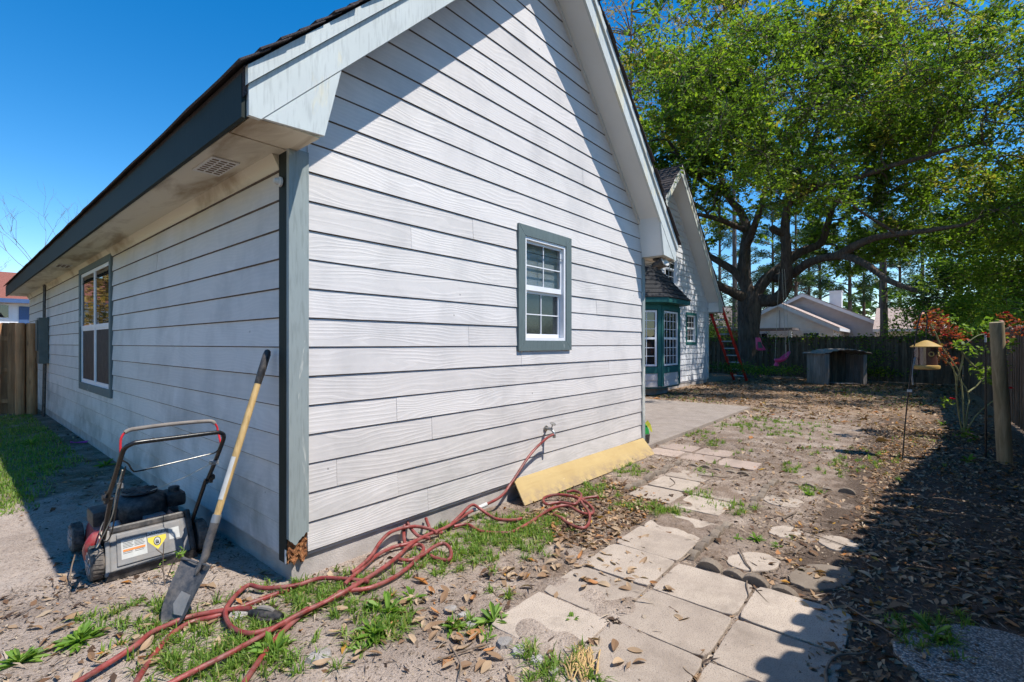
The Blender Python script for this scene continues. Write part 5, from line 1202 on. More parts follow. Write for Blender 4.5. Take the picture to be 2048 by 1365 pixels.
# grey moss hanging in the low right boughs
# ================================================================== other trees
def broad_tree(name, x, y, h, cr, label, mat, seed, n=60, per=260, leaf=.15, base=None, cat='tree', r0=.16, zc=None, flat=1.0, group=None, bark_='bark', crad=(.5, 1.0)):
    r = random.Random(seed); t = thing(name, (x, y, 0), label, cat, group); m = MB()
    zc = zc if zc else h*.62; top = Vector((x+r.uniform(-.4, .4), y+r.uniform(-.4, .4), h*.9))
    c = limb(m, [(x, y, -.2), (x+r.uniform(-.15, .15), y, h*.25), (x+r.uniform(-.3, .3), y+r.uniform(-.3, .3), h*.55), top], r0, r0*.2, 9)
    cs = []; rd = []
    for i in range(n):
        u = Vector((r.gauss(0, 1), r.gauss(0, 1), r.gauss(0, 1))).normalized()*(r.random()**.4)
        p = Vector((x+u.x*cr, y+u.y*cr, zc+u.z*(h-zc)*flat)); cs.append(tuple(p)); rd.append(r.uniform(*crad))
        k = min(range(len(c)), key=lambda q: (c[q]-p).length+max(0, c[q].z-p.z)*1.5); twig_to(m, c[k], p, r0*.25, .008, i+seed)
    m.build('trunk', MT[bark_], t, True)
    C, I = clumps(cs, rd, per, seed, .75); V, F = leaf_cloud(C, leaf, .5, seed=seed)
    tn = np.array([r.gauss(.5, .2) for _ in cs]); np_mesh('crown', V, F, MT[mat], t, np.clip(tn[I]+np.random.default_rng(seed).normal(0, .15, len(I)), 0, 1)); return t
g_ = 'trees beyond the right fence'
broad_tree('broadleaf_tree', 26.5, -5.6, 8.5, 4.0, 'bright green tree beyond the corner where the fences meet', 'leaf_bright', 31, 110, 280, .16, zc=4.3)
broad_tree('broadleaf_tree', 19.0, -8.6, 10.5, 4.2, 'tall light green tree leaning over the right fence at the picture edge', 'leaf_bright', 32, 95, 300, .15)
broad_tree('broadleaf_tree', 32, -4.6, 7.5, 2.5, 'dark leafy tree between the pale neighbouring house and the fence corner', 'leaf_dark', 33, 60, 300, .19)
broad_tree('broadleaf_tree', 24.5, -9.5, 7.0, 3.4, 'dense dark tree low behind the right fence', 'leaf_dark', 34, 70, 300, .17, zc=3.4)
broad_tree('broadleaf_tree', 22.8, -6.6, 6.4, 2.6, 'low spreading green tree right behind the far end of the right fence', 'leaf_bright', 48, 75, 300, .13, zc=3.9)
broad_tree('evergreen_shrub', 24.6, -3.4, 3.6, 1.7, 'bushy green shrub rising just behind the fence corner', 'leaf_bright', 35, 30, 330, .12, cat='shrub', zc=2.2, r0=.06, crad=(.35, .7))
broad_tree('evergreen_shrub', 20.5, -5.4, 3.2, 1.3, 'fine-leaved green shrub over the right fence beside the rose', 'leaf_bright', 36, 26, 330, .10, cat='shrub', zc=2.2, r0=.05, crad=(.35, .7))
broad_tree('broadleaf_tree', 15.5, -7.6, 8.0, 3.0, 'light green tree overhanging the right fence nearest the camera', 'leaf_bright', 46, 60, 300, .12, zc=4.8)
broad_tree('broadleaf_tree', 28.5, -9.0, 11.0, 4.5, 'tall green tree far behind the right fence', 'leaf_oak', 47, 110, 280, .19, zc=5.5)
broad_tree('evergreen_shrub', 15.2, -5.3, 3.0, 1.2, 'yellow-green shrub topping the right fence near the log post', 'leaf_bright', 37, 24, 330, .09, cat='shrub', zc=2.1, r0=.05, crad=(.3, .6))
broad_tree('evergreen_shrub', 28.0, 6.5, 4.2, 2.0, 'dark shrub behind the back fence left of the oak trunk', 'leaf_dark', 38, 34, 300, .14, cat='shrub', zc=2.6, r0=.06, crad=(.4, .8))
broad_tree('budding_tree', 27.5, 11.5, 25.5, 5.2, 'tall half-bare tree with brownish buds rising left behind the oak', 'leaf_brown', 41, 100, 150, .16, zc=18.5, r0=.22, bark_='twigbark')
broad_tree('budding_tree', 31, -1.5, 21, 5.5, 'tall half-bare tree with brown buds at the top of the picture right', 'leaf_brown', 42, 110, 140, .16, zc=16, r0=.22, bark_='twigbark')
broad_tree('budding_tree', 33, 6.5, 26.5, 5.5, 'tall half-bare tree with pale twigs above the middle of the oak', 'leaf_brown', 43, 100, 140, .18, zc=20, r0=.22, bark_='twigbark')
broad_tree('golden_tree', -2.7, 16.2, 6.5, 1.7, 'golden-leaved tree beyond the side fence, mirrored in the side window', 'leaf_gold', 44, 60, 300, .15, zc=3.4)
# pines and woods behind the neighbours
def pine(x, y, h, seed, label):
    r = random.Random(seed); t = thing('pine_tree', (x, y, 0), label, 'tree', 'tall pines behind the neighbouring houses'); m = MB()
    limb(m, [(x, y, -.2), (x+r.uniform(-.3, .3), y, h*.5), (x+r.uniform(-.4, .4), y, h)], .26, .06, 8); cs = []; rd = []
    for i in range(46):
        z = h*r.uniform(.30, 1.0); a = r.uniform(0, 6.28); d = r.uniform(.4, 3.2)*(1.15-z/h)+.4; p = Vector((x+d*math.cos(a), y+d*math.sin(a), z+.3)); cs.append(tuple(p)); rd.append(r.uniform(.45, .95)); twig_to(m, (x, y, z-.3), p, .06, .015, i, 4)
    m.build('trunk', MT['bark'], t, True); C, I = clumps(cs, rd, 330, seed, .6); V, F = leaf_cloud(C, .36, .16, seed=seed, up=.1)
    np_mesh('crown', V, F, MT['needle'], t, np.clip(np.random.default_rng(seed).normal(.5, .25, len(F)), 0, 1))
PX = [(1440, 52), (1500, 60), (1545, 54), (1592, 48), (1618, 58), (1640, 52), (1700, 50), (1728, 60), (1762, 50), (1800, 56), (1845, 50), (1890, 58)]
PW = ['leftmost pine, seen past the wing eave', 'pine behind the left side of the oak trunk', 'pine seen between the oak limbs', 'pine left of the neighbouring gable peak', 'slim pine just behind the neighbouring gable peak', 'pine between the gable peak and the chimney', 'slim pine right of the white chimney', 'second pine right of the chimney', 'third pine right of the chimney', 'pine behind the tan roof end', 'pine right of the tan roof', 'rightmost pine above the bird feeder']
for i, (px, t) in enumerate(PX):
    p = at(px, 688, t); pine(p.x, p.y, random.uniform(15, 20), 60+i, 'tall dark '+PW[i])
# far woods closing the horizon
r = np.random.default_rng(77); N = 26000
ang = r.uniform(-2.0, 2.2, N); dist = r.uniform(85, 105, N); fa = math.atan2(FWD[0], FWD[1])
Cw = np.stack([CX+dist*np.sin(fa+ang), CY+dist*np.cos(fa+ang), r.uniform(0, 1, N)**1.3*(7+3*np.sin(ang*23)+2*np.sin(ang*61))], 1)
V, F = leaf_cloud(Cw, 1.15, .6, seed=9)
tag(np_mesh('far_woods', V, F, MT['leaf_dark'], None, r.uniform(0, 1, N)), 'dark belt of distant woods along the horizon', 'woods', kind='stuff')
# bare trees behind the house on the left
def bare(x, y, h, seed, label):
    r = random.Random(seed); t = thing('bare_tree', (x, y, 0), label, 'tree', 'bare trees behind the house'); m = MB()
    def grow(p, d, L_, rad_, lev):
        q = p+d*L_; m.tube(catmull([p, (p+q)/2+Vector((r.uniform(-.1, .1), r.uniform(-.1, .1), 0))*L_, q], 3), [rad_, rad_*.9, rad_*.85, rad_*.8, rad_*.75, rad_*.7, rad_*.65], 5, caps=False)
        if lev == 0: return
        for k in range(r.choice((2, 3, 3))):
            nd = (d+Vector((r.uniform(-.8, .8), r.uniform(-.8, .8), r.uniform(-.1, .5)))).normalized(); grow(q, nd, L_*r.uniform(.62, .85), rad_*.62, lev-1)
    grow(Vector((x, y, -.2)), Vector((0, 0, 1)), h*.27, .06, 5); m.build('trunk', MT['twigbark'], t)
for (px, t, h, s, l) in ((128, 40, 16, 1, 'thin bare tree with pale twigs above the middle of the eave'), (45, 48, 12, 2, 'small bare tree above the red roof at the left edge'), (178, 46, 16.5, 4, 'bare tree peeping over the roof edge right of the first')):
    p = at(px, 688, t); bare(p.x, p.y, h, s, l)
# ================================================================== neighbours
def gable_house(name, label, x, ya, yb, ze, zr, depth, wmat, rmat, over=.35, extra=None):
    yc = (ya+yb)/2; h = thing(name, (x, yc, 0), label, 'house'); m = MB(); k = (zr-ze)/((yb-ya)/2)
    m.prism([(ya, 0), (yb, 0), (yb, ze), (yc, zr), (ya, ze)], lambda p, s: (x if s == 0 else x+depth, p[0], p[1])); m.build('wall', MT[wmat], h)
    for r_ in range(int(zr/.28)):
        zb = r_*.28; hwid = (yb-ya)/2 if zb+.28 < ze else (yb-ya)/2*(zr-zb-.28)/(zr-ze)
        if hwid > .1: q = MB(); q.prism([(yc-hwid, zb), (yc+hwid, zb), (yc+hwid, zb+.29), (yc-hwid, zb+.29)], lambda p, s: (x-.003 if s == 0 else x-.035+(p[1]-zb)*.09, p[0], p[1])); q.build('siding_board', MT[wmat], h)
    for s in (-1, 1):
        y0 = yc+s*((yb-ya)/2+over); z0 = ze-over*k
        q = MB(); q.prism([(yc, zr+.02), (y0, z0+.02), (y0, z0+.2), (yc, zr+.2)], lambda p, sd: (x-over if sd == 0 else x+depth+over, p[0], p[1])); q.build('roof', MT[rmat], h)
        q = MB(); q.prism([(yc, zr-.10), (y0, z0-.10), (y0, z0+.13), (yc, zr+.13)], lambda p, sd: (x-over-.03 if sd == 0 else x-over-.002, p[0], p[1])); q.build('rake_board', MT['white'], h)
        q = MB(); q.beam((x-over, y0+s*.015, z0+.08), (x+depth+over, y0+s*.015, z0+.08), .03, .2); q.build('fascia', MT['white'], h)
    return h
h1 = gable_house('neighbour_house', 'pale house with board-sided gable facing the yard behind the oak', 35, 1.2, 7.3, 2.45, 4.05, 9, 'nwall', 'roof_tan')
for (a, b) in ((1.9, 2.9), (4.9, 6.2)):
    q = MB(); q.box(34.93, 34.99, a, b, 1.0, 2.2); wnd = q.build('window', MT['vinyl'], h1)
    for c in range(3): w_ = (b-a-.1)/3; q = MB(); q.box(34.90, 34.925, a+.05+c*w_+.03, a+.05+(c+1)*w_-.03, 1.07, 2.13); q.build('pane', MT['glass'], wnd)
q = MB(); q.box(34.945, 34.958, 4.2, 4.26, 2.5, 3.7); q.build('batten', MT['nwall2'], h1)
q = MB(); q.box(32.2, 34.6, 3.0, 8.5, 2.30, 2.42); po = q.build('porch_roof', MT['roof_grey'], h1)
for yy in (3.1, 5.6, 8.4): q = MB(); q.box(32.3, 32.42, yy-.06, yy+.06, 0, 2.3); q.build('porch_post', MT['white'], h1)
h2 = gable_house('neighbour_house', 'grey-white gabled house with tan roof and white chimney behind the pale one', 41, -.6, 8.2, 2.9, 5.1, 9, 'nwall2', 'roof_tan')
p = at(1672, 688, 43); q = MB(); q.box(p.x-.45, p.x+.45, p.y-.45, p.y+.45, 3.0, 6.05); ch = q.build('chimney', MT['white'], h2)
q = MB(); q.box(p.x-.5, p.x+.5, p.y-.5, p.y+.5, 6.05, 6.15); q.build('chimney_cap', MT['white'], ch)
h3 = thing('neighbour_house', (38, -3, 0), 'low house with long tan roof facing the yard right of the chimney', 'house')
q = MB(); q.box(38.6, 46, -5.6, -.7, 0, 2.4); q.build('wall', MT['nwall'], h3)
q = MB(); q.prism([(38.0, 2.35), (42, 4.0), (46.3, 2.35)], lambda p, s: (p[0], -6.0 if s == 0 else -.62, p[1])); q.build('roof', MT['roof_tan'], h3)
q = MB(); q.box(37.97, 38.0, -6.0, -.62, 2.22, 2.4); q.build('fascia', MT['white'], h3)
h4 = thing('neighbour_house', (33, 11, 0), 'low house with weathered grey roof left of the oak trunk', 'house')
q = MB(); q.box(33.5, 40, 7.9, 17, 0, 2.4); q.build('wall', MT['nwall2'], h4)
q = MB(); q.prism([(32.8, 2.3), (37, 4.3), (41, 2.3)], lambda p, s: (p[0], 7.75 if s == 0 else 17.4, p[1])); q.build('roof', MT['roof_grey'], h4)
q = MB(); q.box(33.42, 33.48, 9.2, 10.6, 1.0, 2.1); q.build('window', MT['glass'], h4)
sd_ = thing('garden_shed', (30.5, -4.4, 0), 'small shed with dark blue-grey roof behind the fence corner', 'shed')
q = MB(); q.box(29.6, 31.6, -5.6, -3.6, 0, 1.55); q.build('wall', MT['nwall2'], sd_); q = MB(); q.prism([(-5.8, 1.5), (-4.6, 2.2), (-3.4, 1.5)], lambda p, s: (29.4 if s == 0 else 31.8, p[0], p[1])); q.build('roof', MT['greybox'], sd_)
# red-roofed house far left
rh = thing('red_roof_house', (-4, 48, 0), 'white house with brick-red roof and blue trim beyond the side fence', 'house')
q = MB(); q.box(-16, 4.5, 48, 58, 0, 4.7); q.build('wall', MT['vinyl'], rh)
for i in range(8):
    zb = 2.2+i*.3; q = MB(); q.prism([(zb, 0), (zb+.3, 0)][:0]+[(47.955, zb), (47.99, zb), (47.99, zb+.3), (47.98, zb+.3)], lambda p, s: (-16 if s == 0 else 4.5, p[0], p[1])); q.build('siding_board', MT['vinyl'], rh)
q = MB(); q.prism([(47.3, 4.65), (53, 7.2), (58.7, 4.65)], lambda p, s: (-16.5 if s == 0 else 5.2, p[0], p[1])); q.build('roof', MT['roof_red'], rh)
q = MB(); q.box(-16.5, 5.2, 47.22, 47.29, 4.42, 4.72); q.build('fascia', MT['blue'], rh)
q = MB(); q.box(-1.0, 1.85, 47.90, 47.95, 3.2, 4.35); wd = q.build('window', MT['vinyl'], rh); q = MB(); q.box(-.9, 1.72, 47.86, 47.895, 3.35, 4.25); q.build('pane', MT['glass'], wd)
q = MB(); q.box(2.25, 2.95, 47.88, 47.95, 2.9, 4.2); q.build('shutter', MT['blue'], rh)
# ================================================================== things in the yard
# ladder against the wing eave
la = thing('ladder', (18.9, 2.45, 0), 'red extension ladder with aluminium rungs leaning on the wing eave', 'ladder')
A = Vector((18.9, 2.45, 0)); Tt = Vector((17.40, 2.95, 2.86)); dl = Tt-A; pv = Vector((.316, .949, 0))*.27
for s in (-1, 1): m = MB(); m.beam(A+pv*s, A+dl*1.03+pv*s, .085, .05, (.9, -.3, .3)); m.build('rail', MT['ladder'], la)
for i in range(10): p = A+dl*(.06+.095*i); m = MB(); m.tube([p-pv, p+pv], .022, 8); m.build('rung', MT['alu'], la)
# toddler swing
sw = thing('toddler_swing', (19.0, 1.15, .7), 'pink plastic toddler swing hanging from an oak limb on ropes', 'swing'); sc_ = Vector((18.6, .95, .82))
Sx = Vector((RGT[0], RGT[1], 0)); Sy = Vector((FWD[0], FWD[1], 0)); Up = Vector((0, 0, 1)); vs = []; fs = []; nu, nv = 16, 7
for j in range(nv+1):                      # tilted bucket: open bowl, high back to the right
    e_ = j/nv*math.pi/2
    for i in range(nu):
        a_ = 2*math.pi*i/nu; x = math.cos(a_)*math.sin(e_); y = math.sin(a_)*math.sin(e_); z = -math.cos(e_)
        hgt = z*.14+(.20*max(0, x)**1.3+.05*max(0, -x))*(j/nv)**2
        vs.append(sc_+Sx*(x*.27+hgt*.25)+Sy*(y*.19)+Up*(hgt+x*.07+.08))
for j in range(nv):
    for i in range(nu): fs.append((j*nu+i, j*nu+(i+1) % nu, (j+1)*nu+(i+1) % nu, (j+1)*nu+i))
m = MB(); m.add(vs, fs); o = m.build('seat', MT['pink'], sw, True); md = o.modifiers.new('thickness', 'SOLIDIFY'); md.thickness = .022
m = MB(); f0 = sc_-Sx*.19; m.tube([f0+Up*.05, f0-Up*.08, f0-Up*.14, f0-Up*.19], [.045, .05, .085, .09], 12); m.build('front_post', MT['pink'], sw, True)
for ux_, uy_, uz_ in ((-.24, .0, .08), (.06, -.18, .12), (.30, .0, .26)):
    m = MB(); m.tube([sc_+Sx*ux_+Sy*uy_+Up*uz_, Vector((18.6, .95, 4.2))+Sx*ux_*.35], .007, 6); m.build('rope', MT['paleplastic'], sw)
# pink bag hung on the trunk
hb = thing('hanging_bag', (20.0, 2.15, 1.0), 'pink and grey cloth bag hanging on the right side of the oak trunk', 'bag'); pb = at(1516, 690, 19.9)
m = MB(); m.prism([(-.12, .30), (.05, .30), (.12, .05), (.30, -.22), (.02, -.25), (-.10, -.2)], lambda p, s: tuple(pb+Vector((RGT[0]*p[0], RGT[1]*p[0], p[1]))+Vector((-.06, -.05, 0))*(s*1.2))); m.build('bag_body', MT['pink'], hb, True, bevel=.02)
m = MB(); m.prism([(-.06, .12), (.06, .12), (.16, -.12), (-.04, -.14)], lambda p, s: tuple(pb+Vector((RGT[0]*p[0], RGT[1]*p[0], p[1]))+Vector((-.06, -.05, 0))*(1.25+s*.2))); m.build('pocket', MT['greybox'], hb)
# open-fronted wooden shelter by the back fence
q0 = at(1694, 771, 16.9); dh = thing('dog_shelter', (q0.x, q0.y, 0), 'weathered open-fronted wooden dog shelter with rippled roof by the back fence', 'dog shelter')
ax_ = Vector((RGT[0], RGT[1], 0)); ay_ = Vector((FWD[0], FWD[1], 0)); o_ = Vector((q0.x, q0.y, 0))
def sp(u, v, z): return o_+ax_*u*.82+ay_*v+Vector((0, 0, z))
def sbox(name, u0, u1, v0, v1, z0, z1, mat, bev=.0):
    m = MB(); m.add([sp(*p) for p in ((u0,v0,z0),(u1,v0,z0),(u1,v1,z0),(u0,v1,z0),(u0,v0,z1),(u1,v0,z1),(u1,v1,z1),(u0,v1,z1))], [(0,3,2,1),(4,5,6,7),(0,1,5,4),(1,2,6,5),(2,3,7,6),(3,0,4,7)]); return m.build(name, mat, dh, bevel=bev)
for i in range(5): sbox('side_board', -.98, -.95, i*.2+.005, i*.2+.195, .0, 1.10-.02*(i % 2), MT['shedwood']); sbox('side_board', .80, .83, i*.2+.005, i*.2+.195, .0, 1.06-.02*(i % 2), MT['shedwood'])
for i in range(9): sbox('back_board', -.95+i*.194, -.765+i*.194, 1.0, 1.025, .0, 1.2, MT['fence'])
sbox('front_board', -.98, -.78, -.03, -.004, 0, 1.08, MT['shedwood']); sbox('front_board', .68, .83, -.03, -.004, 0, 1.05, MT['shedwood']); sbox('floor_board', -.45, .6, .05, .6, .02, .05, MT['shedwood'])
vs = []; n = 22
for s in (0, 1):
    for v in (-.14, 1.1):
        for i in range(n+1): u = -1.1+2.1*i/n; vs.append(sp(u, v, 1.10+.15*math.cos((u+.05)*1.5)+.018*math.sin(i*1.9)-s*.02))
m = MB(); k = n+1; fs = []
for i in range(n): fs += [(i, i+1, k+i+1, k+i), (2*k+i, 3*k+i, 3*k+i+1, 2*k+i+1), (i, 2*k+i, 2*k+i+1, i+1), (k+i, k+i+1, 3*k+i+1, 3*k+i)]
fs += [(0, k, 3*k, 2*k), (n, 2*k+n, 3*k+n, k+n)]
m.add(vs, fs); m.build('roof_sheet', MT['shedwood'], dh)
# bird feeder on its leaning hook
bf = thing('bird_feeder', (6.39, -2.74, 0), 'yellow-roofed bird feeder with brown seed tube on a thin leaning pole', 'bird feeder'); base = G(1803, 920)
pt = lambda px, py, dt=0: at(px, py, 6.05+dt)
m = MB(); m.tube(catmull([base+Vector((0, 0, -.15)), pt(1812, 830), pt(1822, 745), pt(1829, 690), pt(1838, 640), pt(1846, 622), pt(1854, 634), pt(1853, 660)], 6), .0075, 8); m.build('pole', MT['blackmetal'], bf, True)
fc = pt(1852, 712); ft = pt(1852, 687).z; fbm = pt(1852, 736).z
m = MB(); m.lathe([(.155, -.0), (.157, .010), (.10, .045), (.04, .078), (.012, .088)], (fc.x, fc.y, ft-.05), 24); m.build('feeder_roof', MT['feeder'], bf, True)
m = MB(); m.lathe([(.115, fbm+.03), (.115, ft-.045)], (fc.x, fc.y, 0), 24); m.build('seed_tube', MT['amber'], bf, True)
m = MB(); m.lathe([(.11, -.02), (.135, -.01), (.14, .015), (.135, .03), (.116, .035)], (fc.x, fc.y, fbm), 24); m.build('tray', MT['feeder'], bf, True)
for a in (205, 262, 318):
    aa = R(a); d = Vector((math.cos(aa), math.sin(aa), 0)); cc = Vector((fc.x, fc.y, (ft+fbm)/2+.02))+d*.118; s_ = Vector((-d.y, d.x, 0)); m = MB()
    m.tube([cc+s_*(.026*math.cos(q))+Vector((0, 0, .026*math.sin(q))) for q in [2*math.pi*i/14 for i in range(15)]], .0075, 6); m.build('port_ring', MT['feeder'], bf, True)
m = MB(); m.tube([Vector((fc.x, fc.y, ft+.03)), pt(1853, 660)], .004, 6); m.build('hanger', MT['blackmetal'], bf)
m = MB(); m.tube(catmull([pt(1826, 770), pt(1824, 750), pt(1826, 730), pt(1830, 716), pt(1827, 730)], 4), .010, 8); m.build('clamp', MT['galv'], bf, True)
m = MB(); cc = pt(1819, 782); m.obox(cc, .05, .05, .03); m.build('tag', MT['sticker'], bf)
# leaning log post, black stake
p0 = G(2011, 925); p1 = at(1993, 645, 5.75)
m = MB(); m.tube([p0+Vector((0, 0, -.1)), p0+(p1-p0)*.5+Vector((.008, 0, 0)), p1], [.072, .070, .066], 16, jit=.02); tag(m.build('log_post', MT['log'], None, True), 'weathered round log post leaning left among the roses by the right fence', 'post')
p0 = G(1972, 915); m = MB(); m.tube([p0+Vector((0, 0, -.1)), at(1971, 700, (p0-Vector((CX, CY, 0))).dot(Vector((*FWD, 0))))], .010, 8); tag(m.build('garden_stake', MT['blackmetal'], None, True), 'thin dark metal stake left of the leaning log post', 'stake')
# hanging white tag tube near the rose
m = MB(); cc = at(1971, 685, 8.0); m.tube([cc, cc+Vector((0, 0, .13))], .014, 8); tag(m.build('rain_gauge', MT['sticker'], None, True), 'small pale plastic tube hanging among the rose leaves', 'rain gauge')
# rose bush
rb = thing('rose_bush', (9.1, -3.46, 0), 'leggy rose bush with bare green canes and red young leaves by the right fence', 'shrub'); RT = 7.4
canes = [[(1930,885),(1928,840),(1925,790),(1918,745),(1895,710),(1880,690)], [(1930,880),(1922,850),(1914,800),(1912,760),(1905,735),(1885,715),(1868,690)], [(1930,870),(1934,830),(1938,800),(1932,775),(1915,755),(1900,725)], [(1932,865),(1950,835),(1970,815),(1990,800)], [(1912,770),(1925,720),(1924,700),(1930,690),(1955,672),(1975,668)], [(1936,785),(1955,770),(1975,745),(1985,735)], [(1924,705),(1945,730),(1962,738),(1990,735)], [(1880,690),(1870,665),(1855,640)], [(1985,735),(2000,720),(2030,700)]]
ends = []; cm_ = MB()
for i, c in enumerate(canes):
    dt = random.Random(i).uniform(-.3, .3); pts = [at(x, y, RT+dt*j/len(c)) for j, (x, y) in enumerate(c)]
    if i < 3: pts[0].z = -.05
    q = catmull(pts, 5); cm_.tube(q, [.013-.006*j/len(q) for j in range(len(q))], 7, jit=.05); ends += q[len(q)//2::3]
o = cm_.build('canes', MT['cane'], rb, True)
cl = [(at(x, y, RT+random.uniform(-.3, .3)), s_) for x, y, s_ in ((1862,640,.2),(1880,655,.18),(2010,640,.12),(2040,660,.16),(1998,672,.12),(1925,675,.12),(1880,650,.14),(1845,650,.12),(1870,705,.17),(1885,690,.14),(1900,720,.12),(1905,665,.12),(1860,725,.12))]
C, I = clumps([tuple(p) for p, s_ in cl], [s_ for p, s_ in cl], 3200, 3, 1); V, F = leaf_cloud(C, .06, .55, seed=5); lo = np_mesh('red_leaves', V, F, MT['leaf_red'], rb, np.random.default_rng(2).uniform(0, .95, len(F))); lo['kind'] = 'stuff'
gl = [(at(x, y, RT+random.uniform(-.4, .4)), s_) for x, y, s_ in ((1960,740,.16),(1985,745,.16),(1945,705,.12),(1975,760,.14),(1890,805,.12),(2000,735,.14),(1925,690,.12),(1900,640,.14),(1935,660,.14),(2015,690,.16),(1935,870,.14),(1965,700,.10))]
C, I = clumps([tuple(p) for p, s_ in gl], [s_ for p, s_ in gl], 2000, 4, .8); V, F = leaf_cloud(C, .06, .6, seed=6); lo = np_mesh('green_leaves', V, F, MT['leaf_bright'], rb, np.random.default_rng(3).uniform(0, 1, len(F))); lo['kind'] = 'stuff'
for x, y in ((1974, 671), (1968, 668), (2021, 778), (2012, 627), (1905, 799), (1978, 675), (1890, 672)):
    cc = at(x, y, RT-.1); m = MB(); rr_ = random.Random(x)
    for k in range(9):
        a = rr_.uniform(0, 6.28); e_ = rr_.uniform(.3, 1.2); d = Vector((math.cos(a)*math.sin(e_), math.sin(a)*math.sin(e_), math.cos(e_)*.6)); s_ = d.cross(Vector((0, 0, 1))).normalized()*.03
        m.add([cc, cc+d*.03+s_, cc+d*.055, cc+d*.03-s_], [(0, 1, 2, 3)])
    m.build('rose_bloom', MT['petal'], rb)
# ivy along the back fence top and strands
r = np.random.default_rng(14); pts = []
for i in range(1700):
    s_ = r.uniform(0, 1); x = 21.3+1.6*s_; y = -4.0+11*s_; k = (math.sin(s_*37)+math.sin(s_*81+1))*.5
    if r.uniform() < .55: pts.append((x-.1+r.normal(0, .09), y+r.normal(0, .05), 1.68+r.normal(0, .10)+.08*k))
    elif k > .45: pts.append((x-.13+r.normal(0, .05), y+r.normal(0, .09), 1.65-abs(r.normal(0, .45))))
V, F = leaf_cloud(np.array(pts), .085, .8, seed=15); tag(np_mesh('ivy_vine', V, F, MT['leaf_bright'], None, r.uniform(0, .9, len(F))), 'leafy ivy trailing along the top of the back fence', 'vine', kind='stuff')
pts = []
for i in range(2600):
    s_ = r.uniform(0, 1)**1.5; x = 12+9*s_; k = math.sin(x*2.3)+math.sin(x*5.1)
    if k > -.2: pts.append((x+r.normal(0, .1), -4.02+r.normal(0, .06), 1.72+r.normal(0, .09)+.05*k))
V, F = leaf_cloud(np.array(pts), .08, .7, seed=16); tag(np_mesh('ivy_vine', V, F, MT['leaf_bright'], None, r.uniform(0, .9, len(F))), 'green creeper growing over the top of the right fence', 'vine', kind='stuff')
# undergrowth at the tree foot
for i, (px, py, s_, lbl) in enumerate(((1520, 742, .5, 'green seedlings at the right foot of the oak'), (1570, 740, .55, 'low green ground plants under the pink swing'), (1475, 735, .35, 'small yellow-green plant behind the ladder foot'), (1440, 735, .5, 'dark fan-leaved plant between the wing corner and the ladder'), (1760, 745, .5, 'tangle of green plants right of the dog shelter'), (1745, 700, .35, 'ivy clump on the fence beside the dog shelter'))):
    g = at(px, py, 18.5 if i < 4 else 18.0); g.z = max(.1, g.z) if i != 5 else .9
    C = np.array(tuple(g))+r.normal(size=(420, 3))*np.array([s_*.6, s_*.9, .10 if i != 5 else .3]); C[:, 2] = np.abs(C[:, 2])
    V, F = leaf_cloud(C, .085, .5, seed=i); tag(np_mesh('ground_plant', V, F, MT['leaf_dark' if i == 3 else 'leaf_bright'], None, r.uniform(0, 1, len(F))), lbl, 'plant', 'low plants by the back fence', kind='stuff')
# ================================================================== grass, weeds, litter
def blades(C, h, w, seed, lean=.5):
    r = np.random.default_rng(seed); n = len(C); a = r.uniform(0, 6.283, n); d = np.stack([np.cos(a), np.sin(a), np.zeros(n)], 1); s = np.stack([-np.sin(a), np.cos(a), np.zeros(n)], 1)
    hh = (h*r.uniform(.5, 1.3, n))[:, None]; ww = (w*r.uniform(.7, 1.3, n))[:, None]; ln = (r.uniform(.1, 1.0, n)*lean)[:, None]; up = np.array([[0, 0, 1.0]])
    p1 = C+up*hh*.55*(1-ln*.3)+d*hh*ln*.35; p2 = C+up*hh*(1-ln*.65)+d*hh*ln*1.0
    V = np.stack([C-s*ww/2, C+s*ww/2, p1+s*ww*.42, p1-s*ww*.42, p2], 1).reshape(-1, 3); b = np.arange(n)*5
    F = np.concatenate([np.stack([b, b+1, b+2], 1), np.stack([b, b+2, b+3], 1), np.stack([b+3, b+2, b+4], 1)]); return V, F, np.tile(np.arange(n), 3)
def gpatch(px, py, rad_, n, out, r, sq=1.0):
    g = G(px, py) if not isinstance(px, Vector) else px
    k = max(2, n//16); t = r.normal(size=(k, 2))*rad_*.5; j = r.integers(0, k, n); p = t[j]+r.normal(size=(n, 2))*.010; out.append(np.stack([g.x+p[:, 0], g.y+p[:, 1]*sq], 1))
r = np.random.default_rng(5); P = []
